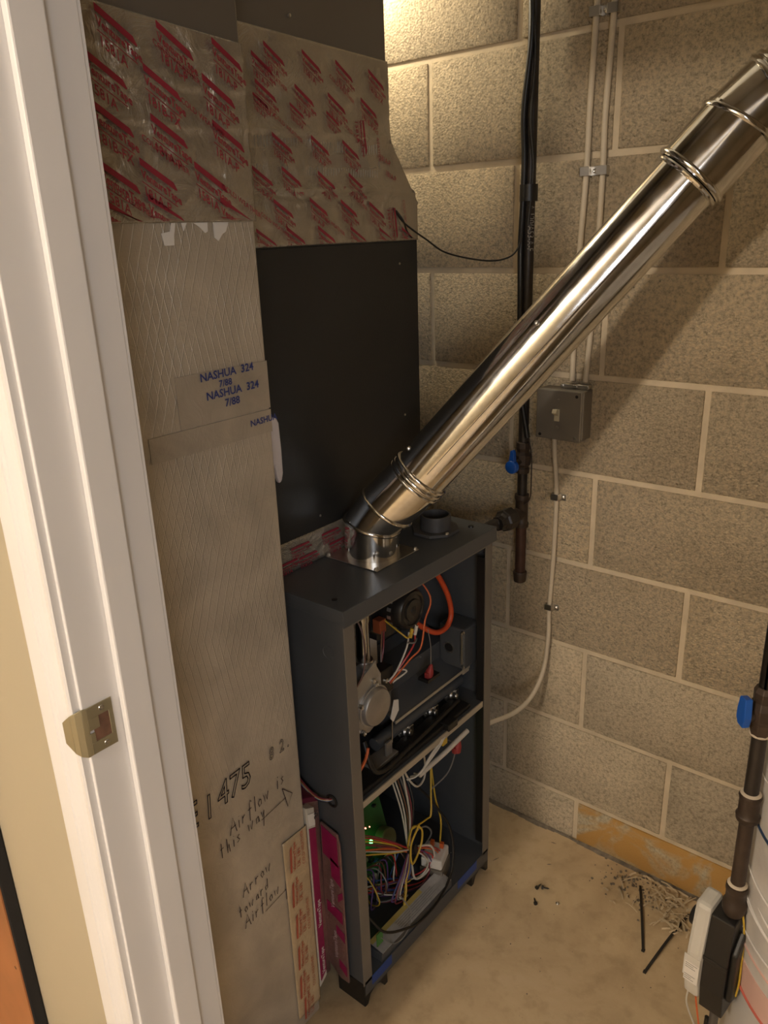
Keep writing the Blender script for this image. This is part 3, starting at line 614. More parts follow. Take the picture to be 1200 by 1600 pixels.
for y, c in ((1.036, 'white'), (1.022, 'yellow')):
    MB().tube([(-0.797, y+0.004, 0.724), (-0.799, y, 0.706)], 0.0035, 8).build('crimp_terminal', WIRES[c], fn)
MB().tube(smooth([(-0.850, 1.135, 0.812), (-0.83, 1.142, 0.790), (-0.83, 1.165, 0.760), (-0.83, 1.190, 0.715), (-0.83, 1.200, 0.672), (-0.83, 1.182, 0.648), (-0.835, 1.148, 0.650), (-0.85, 1.112, 0.680), (-0.87, 1.09, 0.71)], 10), 0.0056, 12).build('pressure_hose', M_ORANGE, fn, label='orange rubber pressure hose')
jb = MB(); jb.box((-0.858, 1.196, 0.552), (-0.795, Y1-0.004, 0.645)); jbo = jb.build('junction_box', M_DARK, fn, 0.004)
MB().lathe((-0.833, 1.1955, 0.595), (0, -1, 0), [(0, 0.0125), (0.0008, 0.0125), (0.0009, 0.010), (0.0, 0.0098)], 20).build('knockout_ring', M_STEEL, jbo)
MB().lathe((-0.833, 1.1952, 0.595), (0, -1, 0), [(0, 0.0095), (0.0006, 0.0095), (0.0007, 0)], 20).build('knockout_hole', M_BLACK, jbo)
MB().box((-0.8005, 1.1905, 0.566), (-0.7985, 1.1955, 0.640)).build('cover_edge', M_STEEL, jbo)
for z in (0.559, 0.640): MB().lathe((-0.797, 1.1952, z), (0, -1, 0), [(0, 0.004), (0.002, 0.0035), (0.0025, 0)], 12).build('screw', M_STEEL, jbo)
MB().lathe((-0.800, 1.1945, 0.603), (0, -1, 0), [(0, 0.0022), (0.002, 0)], 8).build('ground_screw', mat('green_screw', (0.02, 0.22, 0.12), 0.3, 0.6), jbo)
# gas riser, union and valve
MB().lathe((-0.835, 0.930, 0.690), (0, 0, 1), [(0, 0.0125), (0.075, 0.0125), (0.080, 0.0140), (0.100, 0.0140), (0.14, 0.0140)], 22).build('gas_riser', M_CHROME, fn)
MB().lathe((-0.835, 0.930, 0.682), (0, 0, 1), [(0, 0.017), (0.004, 0.019), (0.010, 0.017), (0.010, 0.013)], 22).build('riser_ring', M_STEEL, fn)
MB().lathe((-0.835, 0.930, 0.658), (0, 0, 1), [(0, 0.017), (0.022, 0.017), (0.024, 0.014)], 6, smooth=False).build('valve_inlet', M_CAST, fn, 0.001)
gv = MB(); gv.prism([(-0.835, y, z) for y, z in ((0.872, 0.650), (0.905, 0.690), (0.932, 0.690), (0.945, 0.665), (0.945, 0.575), (0.905, 0.560), (0.872, 0.575))], (0.028, 0, 0))
gvo = gv.build('gas_valve', M_CAST, fn, 0.003, label='cast aluminium gas valve')
MB().lathe((-0.807, 0.918, 0.612), (1, 0, 0), [(0, 0.040), (0.004, 0.040), (0.0045, 0.037), (0.010, 0.036), (0.013, 0.034), (0.014, 0.030), (0.014, 0)], 40).build('regulator_cap', M_CAST, gvo)
MB().prism([(-0.808, y, z) for y, z in ((0.869, 0.672), (0.929, 0.700), (0.935, 0.665), (0.872, 0.640))], (0.003, 0, 0)).build('valve_plate', mat('pale_plate', (0.42, 0.38, 0.31), 0.4, 0.5), gvo, 0.001)
for y, z in ((0.918, 0.664), (0.925, 0.654), (0.884, 0.628), (0.886, 0.572), (0.952, 0.648)): MB().lathe((-0.806, y, z), (1, 0, 0), [(0, 0.0052), (0.006, 0.0045), (0.007, 0.002), (0.005, 0)], 14).build('screw', M_STEEL, gvo)
MB().box((-0.840, 0.945, 0.610), (-0.812, 0.985, 0.662)).build('valve_coil', M_BLACK, fn, 0.002)
# manifold and burner box
bb = MB(); bb.prism([(-0.940, 1.00, 0.600), (-0.858, 1.00, 0.600), (-0.858, 1.00, 0.490), (-0.940, 1.00, 0.490)], (0, 0.235, 0)); bb.build('burner_box', M_DARK, fn, 0.001)
sh = MB(); sh.prism([(-0.940, 0.985, 0.612), (-0.812, 0.985, 0.536), (-0.812, 0.985, 0.533), (-0.940, 0.985, 0.609)], (0, 0.255, 0)); sh.build('burner_shield', M_DARK, fn)
MB().prism([(-0.8115, 0.985, 0.539), (-0.8115, 1.240, 0.539), (-0.8115, 1.240, 0.533), (-0.8115, 0.985, 0.533)], (0.0015, 0, 0)).build('shield_edge', M_DECK, fn)
b = MB(); b.box((-0.8120, 1.214, 0.528), (-0.8095, 1.236, 0.546)); b.build('shield_bracket', M_DECK, fn)
MB().box((-0.842, 0.958, 0.562), (-0.820, 0.985, 0.640)).build('burner_end_plate', M_DARK, fn)
MB().tube([(-0.828, 0.94, 0.505), (-0.828, 1.225, 0.505)], 0.0125, 16).build('gas_manifold', M_DARK, fn)
for y in (1.19, 1.115, 1.030):
    c = V(-0.832, y, 0.484)
    u_ = MB(); u_.lathe(c, (1, 0, 0.2), [(0, 0.016), (0.004, 0.016), (0.005, 0.011), (0.013, 0.010), (0.014, 0.007), (0.024, 0.006), (0.025, 0)], 16)
    u_.box((c.x-0.004, y+0.006, 0.478), (c.x+0.016, y+0.018, 0.496)); u_.build('burner_orifice', M_STEEL, fn, 0.001, label='shiny burner orifice')
MB().box((-0.806, 0.945, 0.470), (-0.802, 0.962, 0.515)).build('manifold_bracket', M_CAST, fn)
MB().box((-0.830, 0.905, 0.4695), (-0.795, 0.972, 0.487)).build('deck_bracket', M_LIP, fn, 0.001)
MB().tube(smooth([(-0.80, 0.880, 0.560), (-0.785, 0.878, 0.520), (-0.782, 0.892, 0.494), (-0.782, 0.925, 0.484), (-0.785, 0.98, 0.486), (-0.79, 1.08, 0.488), (-0.80, 1.18, 0.486)], 8), 0.0048, 10).build('black_loom', M_BLACK, fn)
MB().tube(smooth([(-0.80, 0.86, 0.50), (-0.79, 0.872, 0.53), (-0.79, 0.88, 0.55)]), 0.003, 6).build('orange_lead', WIRES['orange'], fn)
# red igniter plugs
def plug(x_, y_, z_, s_=1.0):
    p_ = MB(); p_.lathe((x_, y_, z_), (0.2, 0.1, 1), [(0, 0.009*s_), (0.012*s_, 0.008*s_), (0.020*s_, 0.005*s_), (0.028*s_, 0.003*s_), (0.029*s_, 0)], 12)
    p_.box((x_-0.003, y_-0.010*s_, z_), (x_+0.006, y_+0.010*s_, z_+0.012*s_)); return p_.build('igniter_plug', mat('red_silicone', (0.28, 0.03, 0.03), 0.45), fn, 0.001)
plug(-0.82, 1.105, 0.575); MB().box((-0.835, 1.09, 0.568), (-0.810, 1.13, 0.575)).build('igniter_base', M_BLACK, fn)
MB().tube(smooth([(-0.815, 1.107, 0.602), (-0.81, 1.100, 0.650), (-0.81, 1.092, 0.690)]), 0.001, 5).build('igniter_wire', WIRES['grey'], fn)
MB().prism([(-0.8095, y, z) for y, z in ((0.968, 0.555), (0.980, 0.590), (0.992, 0.585), (0.992, 0.562), (0.975, 0.545))], (0.002, 0, 0)).build('white_clip', M_PAPER, fn)
MB().tube([(-0.808, 0.972, 0.548), (-0.806, 0.967, 0.505)], 0.0012, 5).build('thin_rod', M_STEEL, fn)
# things on the deck edge
MB().box((XF-0.020, 1.098, 0.468), (XF+0.002, 1.130, 0.484)).build('door_switch', M_BLACK, fn, 0.002)
# lower compartment: blower, board, capacitor, transformer, wires
bl = MB(); bl.lathe((-1.15, 0.86, 0.26), (0, 1, 0), [(0, 0.165), (0.012, 0.17), (0.33, 0.17), (0.345, 0.165)], 40); bl.build('blower_housing', mat('dark_galv', (0.07, 0.07, 0.07), 0.4, 0.7), fn)
MB().box((-0.955, Y0+0.01, 0.40), (-0.95, 1.05, 0.463)).build('upper_baffle', M_DARK, fn)
MB().box((-0.92, 0.822, 0.35), (-0.915, 0.855, 0.41)).build('green_label', mat('green_sticker', (0.02, 0.12, 0.06), 0.5), fn)
MR = Matrix.Translation(V(-0.912, 0.965, 0.185)) @ Matrix.Rotation(math.radians(-16), 4, 'Y')
cb = MB(); cb.box((-0.003, -0.135, -0.11), (0, 0.10, 0.11), MR); cbo = cb.build('control_board', M_GREEN, fn, label='green control board with lit indicator')
random.seed(11)
for k in range(20):
    y = random.uniform(-0.12, 0.08); z = random.uniform(-0.1, 0.09); s1 = random.uniform(0.005, 0.013)
    c_ = MB(); c_.box((0, y, z), (random.uniform(0.006, 0.018), y+s1*1.6, z+s1), MR)
    c_.build('board_component', random.choice([M_BLACK, M_OLIVE, M_CREAM, WIRES['blue'], M_BLACK]), cbo, 0.0006)
MB().lathe(MR @ V(0.0, 0.078, -0.015), (MR.to_3x3() @ V(1, 0, 0)), [(0, 0.024), (0.020, 0.024), (0.022, 0.022), (0.022, 0)], 28).build('olive_relay', M_OLIVE, cbo)
for (y, z), m_, r in (((0.033, 0.006), M_LEDG, 0.0040), ((0.030, -0.012), M_LEDG, 0.0016), ((0.026, -0.024), M_LEDG, 0.0014), ((-0.011, -0.026), M_LEDG, 0.0020), ((0.002, 0.075), M_LEDG, 0.0014), ((0.029, 0.040), M_LEDR, 0.0017), ((0.041, 0.036), M_LEDR, 0.0014)):
    MB().lathe(MR @ V(0.012, y, z), (MR.to_3x3() @ V(1, 0, 0)), [(0, r), (r, r*0.9), (r*1.6, r*0.5), (r*1.8, 0)], 12).build('indicator_light', m_, cbo)
cp = MB(); Mc = Matrix.Translation(V(-0.822, 1.120, 0.062)) @ Matrix.Rotation(math.radians(18), 4, 'Z')
cp.box((-0.026, -0.030, 0), (0.026, 0.030, 0.036), Mc); cp.build('transformer_base', M_BOX, fn, 0.002)
MB().box((-0.024, -0.028, 0.036), (0.024, 0.028, 0.062), Mc).build('transformer', M_PAPER, fn, 0.004, label='white transformer block')
for dx in (-0.01, 0.012): MB().box((dx-0.004, 0.010, 0.0622), (dx+0.004, 0.018, 0.075), Mc).build('spade_terminal', WIRES['orange'], fn)
lp = MB(); lp.prism([(-0.806, 0.872, 0.0885), (-0.770, 0.872, 0.0825), (-0.770, 0.872, 0.0840), (-0.806, 0.872, 0.0900)], (0, 0.235, 0)); lpo = lp.build('rating_plate', M_SILVER, fn, label='silver rating plate with fine print')
MB().box((-0.806, 0.87, 0.061), (-0.771, 1.11, 0.082)).build('plate_bracket', M_DARK, fn)
nv = V(0.164, 0, 0.986); dv = V(-0.986, 0, 0.164); PT = V(-0.806, 0.872, 0.090); PB = V(-0.770, 0.94, 0.084)
MB().prism([PT+nv*0.0004, PT+V(0, .165, 0)+nv*0.0004, PT+V(0, .165, 0)+nv*0.0004-dv*0.010, PT+nv*0.0004-dv*0.010], nv*0.0004).build('yellow_stripe', M_YEL, lpo)
fp = MB()
for k in range(5):
    o_ = PB+nv*0.0006+dv*(0.004+k*0.0045); fp.prism([o_, o_+V(0, random.uniform(0.09, 0.17), 0), o_+V(0, 0.15, 0)*0+V(0, 0.12, 0)+dv*0.0012, o_+dv*0.0012], nv*0.0002)
fp.build('plate_print', mat('grey_fine_print', (0.25, 0.25, 0.25), 0.6), lpo, kind='stuff')
MB().tube(smooth([(-0.80, 0.865, 0.165), (-0.775, 0.885, 0.125), (-0.765, 0.94, 0.092), (-0.764, 0.99, 0.072), (-0.766, 1.06, 0.073), (-0.775, 1.12, 0.105), (-0.80, 1.15, 0.17), (-0.83, 1.13, 0.24), (-0.86, 1.10, 0.30)], 8), 0.0028, 8).build('black_cable_loop', M_BLACK, fn)
MB().tube(smooth([(-0.78, 0.875, 0.118), (-0.768, 0.905, 0.082), (-0.765, 0.94, 0.080), (-0.77, 0.965, 0.110), (-0.79, 0.955, 0.15)], 8), 0.0012, 6).build('grey_wire_loop', WIRES['grey'], fn)
MB().box((XF-0.012, 0.866, 0.100), (XF-0.010, 0.884, 0.130)).build('green_tag', mat('green_tag', (0.05, 0.18, 0.04), 0.5), fn)
# wire harness: bundles gathered at a tie near (y 1.045, z .185)
K = V(-0.835, 1.045, 0.175); random.seed(21)
def wire(pts, c, r=0.0018, name='harness_wire'): return MB().tube(smooth(pts, 6), r, 6).build(name, WIRES[c], fn)
for k in range(9):                                                    # from the left to the tie
    c = ['maroon', 'red', 'yellow', 'brown', 'maroon', 'orange', 'brown', 'white', 'yellow'][k]; z_ = 0.275-0.006*k
    wire([(-0.90, 0.83, z_+0.03), (-0.86+random.uniform(-.01, .01), 0.92, z_+0.01), (-0.84, 0.99, 0.235-0.004*k), K+V(random.uniform(-.006, .006), random.uniform(-.006, .006), random.uniform(-.006, .006))], c)
for k in range(6):                                                    # down from the deck
    c = ['white', 'white', 'brown', 'grey', 'maroon', 'black'][k]
    wire([(-0.86, 1.00+0.012*k, 0.455), (-0.85-0.006*k, 1.01+0.013*k, 0.38), (-0.84, 1.03+0.008*k, 0.28), K+V(0, random.uniform(-.005, .005), 0)], c)
for k in range(15):                                                   # loops falling from the tie
    c = ['red', 'orange', 'white', 'maroon', 'red', 'purple', 'blue', 'purple', 'white', 'brown', 'yellow', 'blue', 'purple', 'maroon', 'grey'][k]
    a = random.uniform(0.03, 0.09); dn = random.uniform(0.05, 0.11); side = 1 if k < 6 else -1
    wire([K, K+V(0.018, side*a*0.6, -0.02), K+V(0.022, side*a, -dn*0.7), K+V(0.012, side*a*0.4, -dn), K+V(-0.02, -0.03-0.008*k*0.5, -dn*0.9), (-0.89, 0.90+0.008*k, 0.115+random.uniform(-.03, .03))], c, 0.0016)
for k in range(20):                                                   # tangle at the board's foot
    c = ['maroon', 'brown', 'purple', 'black', 'red', 'white', 'brown', 'blue', 'yellow', 'black', 'purple', 'grey'][k % 12]
    y = 0.835+0.010*k; wire([(-0.895, y, 0.20-0.004*k), (-0.86, y+0.02, 0.17), (-0.845+random.uniform(-.02, .02), y+random.uniform(-.02, .03), 0.13+random.uniform(-.02, .02)), (-0.86, y+0.03, 0.09), (-0.90, y+0.05, 0.085)], c, 0.0016)
wire([(-0.81, 1.05, 0.25), K+V(0.02, -0.018, 0.035), K+V(0.024, -0.02, -0.01), K+V(0.02, 0.015, 0.01), K+V(0.02, 0.02, 0.05), K+V(0.012, 0.0, 0.065), K+V(0.01, -0.015, 0.03), K], 'yellow', 0.0022)
wire([K+V(0.012, 0.0, 0.062), (-0.82, 1.09, 0.232), (-0.82, 1.105, 0.235), (-0.83, 1.12, 0.28), (-0.84, 1.135, 0.335), (-0.84, 1.140, 0.30), (-0.84, 1.15, 0.235), (-0.83, 1.155, 0.18), (-0.822, 1.140, 0.13)], 'yellow', 0.0020)
wire([(-0.82, 1.01, 0.15), (-0.81, 1.000, 0.12), (-0.805, 0.985, 0.085), (-0.81, 0.992, 0.085), (-0.82, 1.01, 0.115)], 'yellow', 0.0024)
wire([K+V(0.01, 0.02, -0.0), K+V(0.02, 0.05, -0.015), K+V(0.022, 0.06, -0.05), K+V(0.02, 0.035, -0.075), K+V(0.015, 0, -0.07), K+V(0.01, -0.005, -0.03)], 'white', 0.0024)
wire([(-0.82, 1.01, 0.455), (-0.815, 1.015, 0.40), (-0.815, 1.05, 0.345), (-0.82, 1.085, 0.345), (-0.83, 1.095, 0.39), (-0.84, 1.06, 0.43)], 'white', 0.0022)
wire([(-0.815, 0.995, 0.455), (-0.82, 1.02, 0.36), (-0.83, 1.045, 0.26), K], 'white', 0.0022)
wire([K+V(0.005, 0.02, 0.04), (-0.83, 1.10, 0.20), (-0.835, 1.125, 0.16), (-0.85, 1.11, 0.12)], 'grey', 0.002)
wire([(-0.80, 1.13, 0.42), (-0.80, 1.17, 0.38), (-0.815, 1.165, 0.31), (-0.84, 1.13, 0.27)], 'grey', 0.0016)
MB().tube([K-V(0.012, 0.006, 0.004), K+V(0.014, 0.006, 0.004)], [0.010, 0.010], 12).build('cable_tie', M_BLACK, fn)
# white tube and bundle hanging across the deck opening, red plug
MB().tube([(-0.775, 1.178, 0.424), (-0.785, 1.11, 0.405), (-0.80, 1.04, 0.385)], 0.0055, 10).build('cream_sleeve', M_CREAM, fn)
for dy in (0, 0.012, 0.024): wire([(-0.77, 1.088-dy*0.4, 0.462), (-0.775, 1.07-dy, 0.44), (-0.785, 1.02+dy*0.3, 0.408), (-0.80, 1.00+dy, 0.40)], 'white', 0.002)
plug(-0.785, 1.150, 0.385, 1.15)
MB().box((XF-0.016, 1.085, 0.440), (XF-0.004, 1.100, 0.458)).build('yellow_terminal', WIRES['yellow'], fn)
MB().lathe((-0.79, 1.135, 0.125), (1, 0.3, 0), [(0, 0.001), (0.001, 0.001), (0.002, 0)], 6).build('small_stud', M_STEEL, fn)

# ---------------------------------------------------------------- filter rack between duct and furnace
fr = thing('filter_rack', (-0.86, 0.78, 0.0), 'narrow filter rack sealed with magenta tape, between foil duct and furnace', 'filter rack')
MB().box((-1.30, 0.7595, 0.045), (-0.850, 0.806, 0.470)).build('rack_body', M_TAPEM, fr, 0.002)
MB().prism([(-0.8495, 0.7600, 0.475), (-0.8495, 0.7795, 0.466), (-0.8495, 0.7795, 0.070), (-0.8495, 0.7600, 0.055)], (0.0150, 0, 0)).build('slot_lip', M_CREAM, fr, 0.001)
MB().prism([(-0.8344, 0.7630, 0.430), (-0.8344, 0.7780, 0.424), (-0.8344, 0.7780, 0.086), (-0.8344, 0.7630, 0.070)], (0.0012, 0, 0)).build('magenta_strip', M_MAG, fr)
MB().prism([(-0.8342, 0.7625, 0.462), (-0.8342, 0.7780, 0.456), (-0.8342, 0.7780, 0.430), (-0.8342, 0.7625, 0.436)], (0.0014, 0, 0)).build('white_tag', M_PAPER, fr)
pl = MB(); letter(pl, 'VE', (-0.8325, 0.7765, 0.458), V(0, 0, -1), V(0, -1, 0)*-1, 0.014, bold=0.02); pl.build('tag_print', M_PRINT, fr)
pl = MB(); letter(pl, 'VentureTape', (-0.8325, 0.7745, 0.200), V(0, 0, 1), V(0, -1, 0), 0.012, bold=0.01); letter(pl, 'VentureTape', (-0.8325, 0.7745, 0.085), V(0, 0, 1), V(0, -1, 0), 0.012, bold=0.01)
pl.build('strip_print', M_PAPER, fr)
dp = MB(); dp.prism([(-0.846, 0.802, 0.412), (-0.8050, 0.802, 0.404), (-0.8000, 0.802, 0.380), (-0.7990, 0.802, 0.050), (-0.820, 0.802, 0.050), (-0.852, 0.802, 0.075)], (0, 0.004, 0)); dpo = dp.build('taped_door', M_TAPEM, fr, 0.001)
for k, (z0, z1, xa, xb) in enumerate(((0.408, 0.33, -0.843, -0.806), (0.345, 0.285, -0.825, -0.803), (0.275, 0.245, -0.80, -0.812), (0.235, 0.195, -0.842, -0.804), (0.185, 0.150, -0.822, -0.802), (0.10, 0.065, -0.82, -0.802))):
    mg = MB(); mg.prism([(xa, 0.8017, z0), ((xa+xb)/2, 0.8017, z0-0.006), (xb, 0.8017, z0-0.012), (xb, 0.8017, z1), ((xa+xb)/2, 0.8017, z1+0.008), (xa, 0.8017, z1+0.015)], (0, -0.0008, 0))
    mg.build('magenta_patch', M_MAG, dpo)
pl = MB(); letter(pl, 'VentureTape', (-0.822, 0.8006, 0.225), V(0, 0, 1), V(-1, 0, 0), 0.013, bold=0.01); pl.build('door_print', mat('pale_pink_print', (0.6, 0.42, 0.42), 0.5), dpo); pl = MB(); letter(pl, 'VentureTape', (-0.822, 0.8006, 0.100), V(0, 0, 1), V(-1, 0, 0), 0.013, bold=0.01); pl.build('door_print', mat('pale_pink_print', (0.6, 0.42, 0.42), 0.5), dpo)
MB().prism([(-0.8490, 0.7600, 0.478), (-0.8490, 0.806, 0.455), (-0.920, 0.806, 0.480), (-0.920, 0.7600, 0.500)], (0, 0, 0.010)).build('taped_cap', mat('shaded_magenta_tape', (0.13, 0.012, 0.035), 0.3), fr, 0.001)  # magenta tape with the shade on the rack top put into its colour

# ---------------------------------------------------------------- flue pipe
fp_ = thing('flue_pipe', (-0.88, 1.018, ZT), 'shiny galvanised flue pipe rising diagonally from the furnace top', 'pipe')
MB().prism([(-0.942, 0.956, ZT+0.0006), (-0.818, 0.956, ZT+0.0006), (-0.818, 1.080, ZT+0.0006), (-0.942, 1.080, ZT+0.0006)], (0, 0, 0.0016)).build('mounting_plate', M_STEEL, fp_, 0.0005)
for x, y in ((-0.937, 0.961), (-0.823, 0.961), (-0.823, 1.075)): MB().lathe((x, y, ZT+0.002), (0, 0, 1), [(0, 0.005), (0.002, 0.004), (0.005, 0.003), (0.0055, 0)], 8).build('screw', M_STEEL, fp_)
P0 = V(-0.88, 1.018, ZT+0.002); P1 = V(-0.878, 1.018, ZT+0.058); Q = V(-0.800, 1.056, 1.008)
U_ = V(-0.438, 1.266, 1.484); D_ = (U_-Q).normalized(); R0 = 0.0508
d1 = (D_*0.42+V(0, 0, 1)*0.75).normalized()
P2 = V(-0.852, 1.030, 0.950)
def gore(name, c0, t0, c1, t1, r):
    b_ = MB(); rings = []; ref = V(0.3, -1, 0.1); n_ = 48; vs = []
    for c, t in ((c0, t0), (c1, t1)):
        t = Vector(t).normalized(); u = (ref-t*ref.dot(t)).normalized(); w_ = t.cross(u)
        vs += [Vector(c)+r*(math.cos(2*math.pi*k/n_)*u+math.sin(2*math.pi*k/n_)*w_) for k in range(n_)]
    b_.add(vs, [(k, (k+1) % n_, n_+(k+1) % n_, n_+k) for k in range(n_)], True); return b_.build(name, M_GALV, fp_)
def bead(b_, c, ax, r, w_=0.0035, h_=0.003): b_.lathe(Vector(c)-Vector(ax).normalized()*w_, ax, [(0, r), (w_*0.4, r+h_*0.8), (w_, r+h_), (w_*1.6, r+h_*0.8), (w_*2, r)], 48)
gore('base_collar', P0, (0, 0, 1), P1, (0.25, 0.17, 1), R0)
b = MB(); bead(b, P1, (0.25, 0.17, 1), R0, 0.004, 0.004); b.build('swivel_bead', M_GALV, fp_)
gore('elbow_gore', P1, (0.25, 0.17, 1), P2, D_+V(0, 0, .12), R0+0.0005)
b = MB(); bead(b, P2, (D_+V(0, 0, .12)).normalized(), R0+0.001, 0.004, 0.004); b.build('swivel_bead', M_GALV, fp_)
gore('elbow_gore', P2, D_+V(0, 0, .12), Q-D_*0.004, D_, R0+0.001)
b = MB(); [bead(b, Q+D_*k, D_, R0+0.001, 0.0035, 0.0035) for k in (-0.009, 0.0, 0.010)]; b.build('joint_beads', M_GALV, fp_)
b = MB(); b.tube([Q, Q.lerp(U_, 0.35), Q.lerp(U_, 0.7), U_], R0-0.001, 64); b.build('straight_pipe', M_GALV, fp_)
side = D_.cross(V(0, 0, 1)).normalized(); topn = side.cross(D_).normalized()
# lock seam down the pipe
for o_ in (side*0.05-topn*0.004,):
    MB().tube([Q+o_*0.985+D_*0.03, U_+o_*0.985-D_*0.02], 0.0015, 6).build('lock_seam', M_GALV, fp_)
for t_, aa in ((0.035, 70), (0.33, 35)):
    a = math.radians(aa); n_ = side*math.cos(a)+topn*math.sin(a); MB().lathe(Q+D_*t_*1+n_*(R0-0.001), n_, [(0, 0.0045), (0.002, 0.004), (0.0035, 0.003), (0.004, 0)], 8).build('screw', M_STEEL, fp_)
for k, (dx, z) in enumerate(((-0.015, 0.878), (0.012, 0.872), (0.0, 0.905))):
    n_ = V(math.cos(math.radians(-40+k*32)), math.sin(math.radians(-40+k*32)), 0); MB().lathe(V(-0.88, 1.018, z)+n_*(R0-0.001), n_, [(0, 0.0045), (0.002, 0.004), (0.0035, 0.003), (0.004, 0)], 8).build('screw', M_STEEL, fp_)
# upper elbow sleeve, gores and onward pipe
E1 = U_+D_*0.082; D2 = (D_+V(0.20, 0.02, -0.16)).normalized(); E2 = E1+(D_+D2).normalized()*0.050; D3 = (D2+V(0.16, 0.0, -0.16)).normalized(); E3 = E2+D2*0.045; E4 = E3+D3*0.5
RU = R0+0.0045
b = MB(); b.tube([U_-D_*0.012, E1], RU, 56); b.build('upper_sleeve', M_GALV, fp_)
b = MB(); bead(b, U_-D_*0.006, D_, RU, 0.004, 0.004); bead(b, U_-D_*0.016, D_, R0, 0.004, 0.0045); b.build('joint_beads', M_GALV, fp_)
b = MB(); bead(b, E1, (D_+V(0, 0, 0.35)).normalized(), RU, 0.0045, 0.004); b.build('swivel_bead', M_GALV, fp_)
gore('elbow_gore', E1, D_+V(0, 0, 0.35), E2, D2-V(0, 0, 0.12), RU)
b = MB(); bead(b, E2, (D2-V(0, 0, 0.12)).normalized(), RU, 0.0045, 0.004); bead(b, E2+D2*0.010, (D2-V(0, 0, 0.12)).normalized(), RU, 0.0045, 0.004); b.build('swivel_bead', M_GALV, fp_)
gore('elbow_gore', E2, D2-V(0, 0, 0.12), E3, D3-V(0, 0, 0.2), RU)
b = MB(); bead(b, E3, (D3-V(0, 0, 0.2)).normalized(), RU, 0.0045, 0.005); b.build('swivel_bead', M_GALV, fp_)
b = MB(); b.tube([E3, E4], R0, 48); b.build('onward_pipe', M_GALV, fp_)

# ---------------------------------------------------------------- gas line on the wall
GX, GY = -0.806, 1.438; RP = 0.0107
gl = thing('gas_line', (GX, GY, 0.66), 'black iron gas line on the block wall with blue valve and capped drip leg', 'pipe')
MB().tube([(GX, GY, 0.985), (GX, GY, 2.42)], RP, 20).build('riser_pipe', M_BRIRON, gl)
pl = MB()
letter(pl, 'A-120/A53-A-F', (GX+0.0035, GY-RP-0.0008, 1.455), V(0, 0, -1), V(1, 0, 0), 0.0135, bold=0.005)
for i in range(len(pl.v)):
    a, c, d = pl.v[i]; dx = min(0.0105, max(-0.0105, a-GX)); pl.v[i] = (a, GY-math.sqrt(max(0, (RP+0.0004)**2-dx*dx)), d)
pl.build('pipe_stencil', mat('faded_white_print', (0.30, 0.27, 0.22), 0.6), gl, kind='stuff')
MB().lathe((GX, GY, 0.918), (0, 0, 1), [(0, 0.0150), (0.010, 0.0155), (0.014, 0.0125), (0.020, 0.0175), (0.040, 0.0175), (0.048, 0.0130), (0.056, 0.0155), (0.068, 0.0150), (0.069, 0.011)], 8, smooth=False).build('ball_valve_body', M_MALL, gl, 0.001)
MB().tube([(GX, GY-0.014, 0.946), (GX-0.002, GY-0.038, 0.946)], 0.006, 12).build('valve_stem', M_MALL, gl)
hd = MB(); hd.lathe((GX-0.003, GY-0.034, 0.940), (0, -1, 0), [(0, 0.013), (0.002, 0.0145), (0.011, 0.014), (0.013, 0.010), (0.013, 0)], 20)
hd.prism([(GX-0.010, GY-0.034, 0.948), (GX+0.004, GY-0.034, 0.948), (GX+0.0025, GY-0.034, 0.972), (GX-0.001, GY-0.034, 0.977), (GX-0.006, GY-0.034, 0.975)], (0, -0.010, 0)); hd.build('valve_handle', M_BLUE, gl, 0.001, label='blue tee valve handle')
MB().tube([(GX, GY, 0.865), (GX, GY, 0.925)], RP, 20).build('nipple', M_BRIRON, gl)
MB().lathe((GX, GY, 0.794), (0, 0, 1), [(0, 0.0155), (0.009, 0.0160), (0.012, 0.0138), (0.062, 0.0138), (0.065, 0.0160), (0.075, 0.0155)], 20).build('tee', M_MALL, gl)
MB().tube([(GX, GY, 0.826), (GX-0.006, GY-0.030, 0.824)], 0.0145, 18).build('tee_branch', M_MALL, gl)
MB().lathe((GX-0.006, GY-0.030, 0.824), (-0.10, -1, -0.03), [(0, 0.019), (0.004, 0.0245), (0.030, 0.0245), (0.034, 0.020), (0.040, 0.017), (0.052, 0.016)], 8, smooth=False).build('union', M_BRIRON, gl, 0.001)
MB().tube([(GX-0.011, GY-0.080, 0.8225), (GX-0.016, GY-0.086, 0.822), (GX-0.028, 1.272, 0.815)], 0.0125, 18).build('branch_nipple', M_BRIRON, gl)
MB().tube([(GX, GY, 0.682), (GX, GY, 0.798)], RP+0.0008, 20).build('drip_leg', mat('rusty_iron', (0.075, 0.035, 0.022), 0.55, 0.3, var=0.3, scale=30), gl)
MB().lathe((GX, GY, 0.660), (0, 0, 1), [(0, 0.009), (0.003, 0.0135), (0.020, 0.0150), (0.025, 0.0155), (0.027, 0.0145)], 20).build('drip_cap', M_MALL, gl)
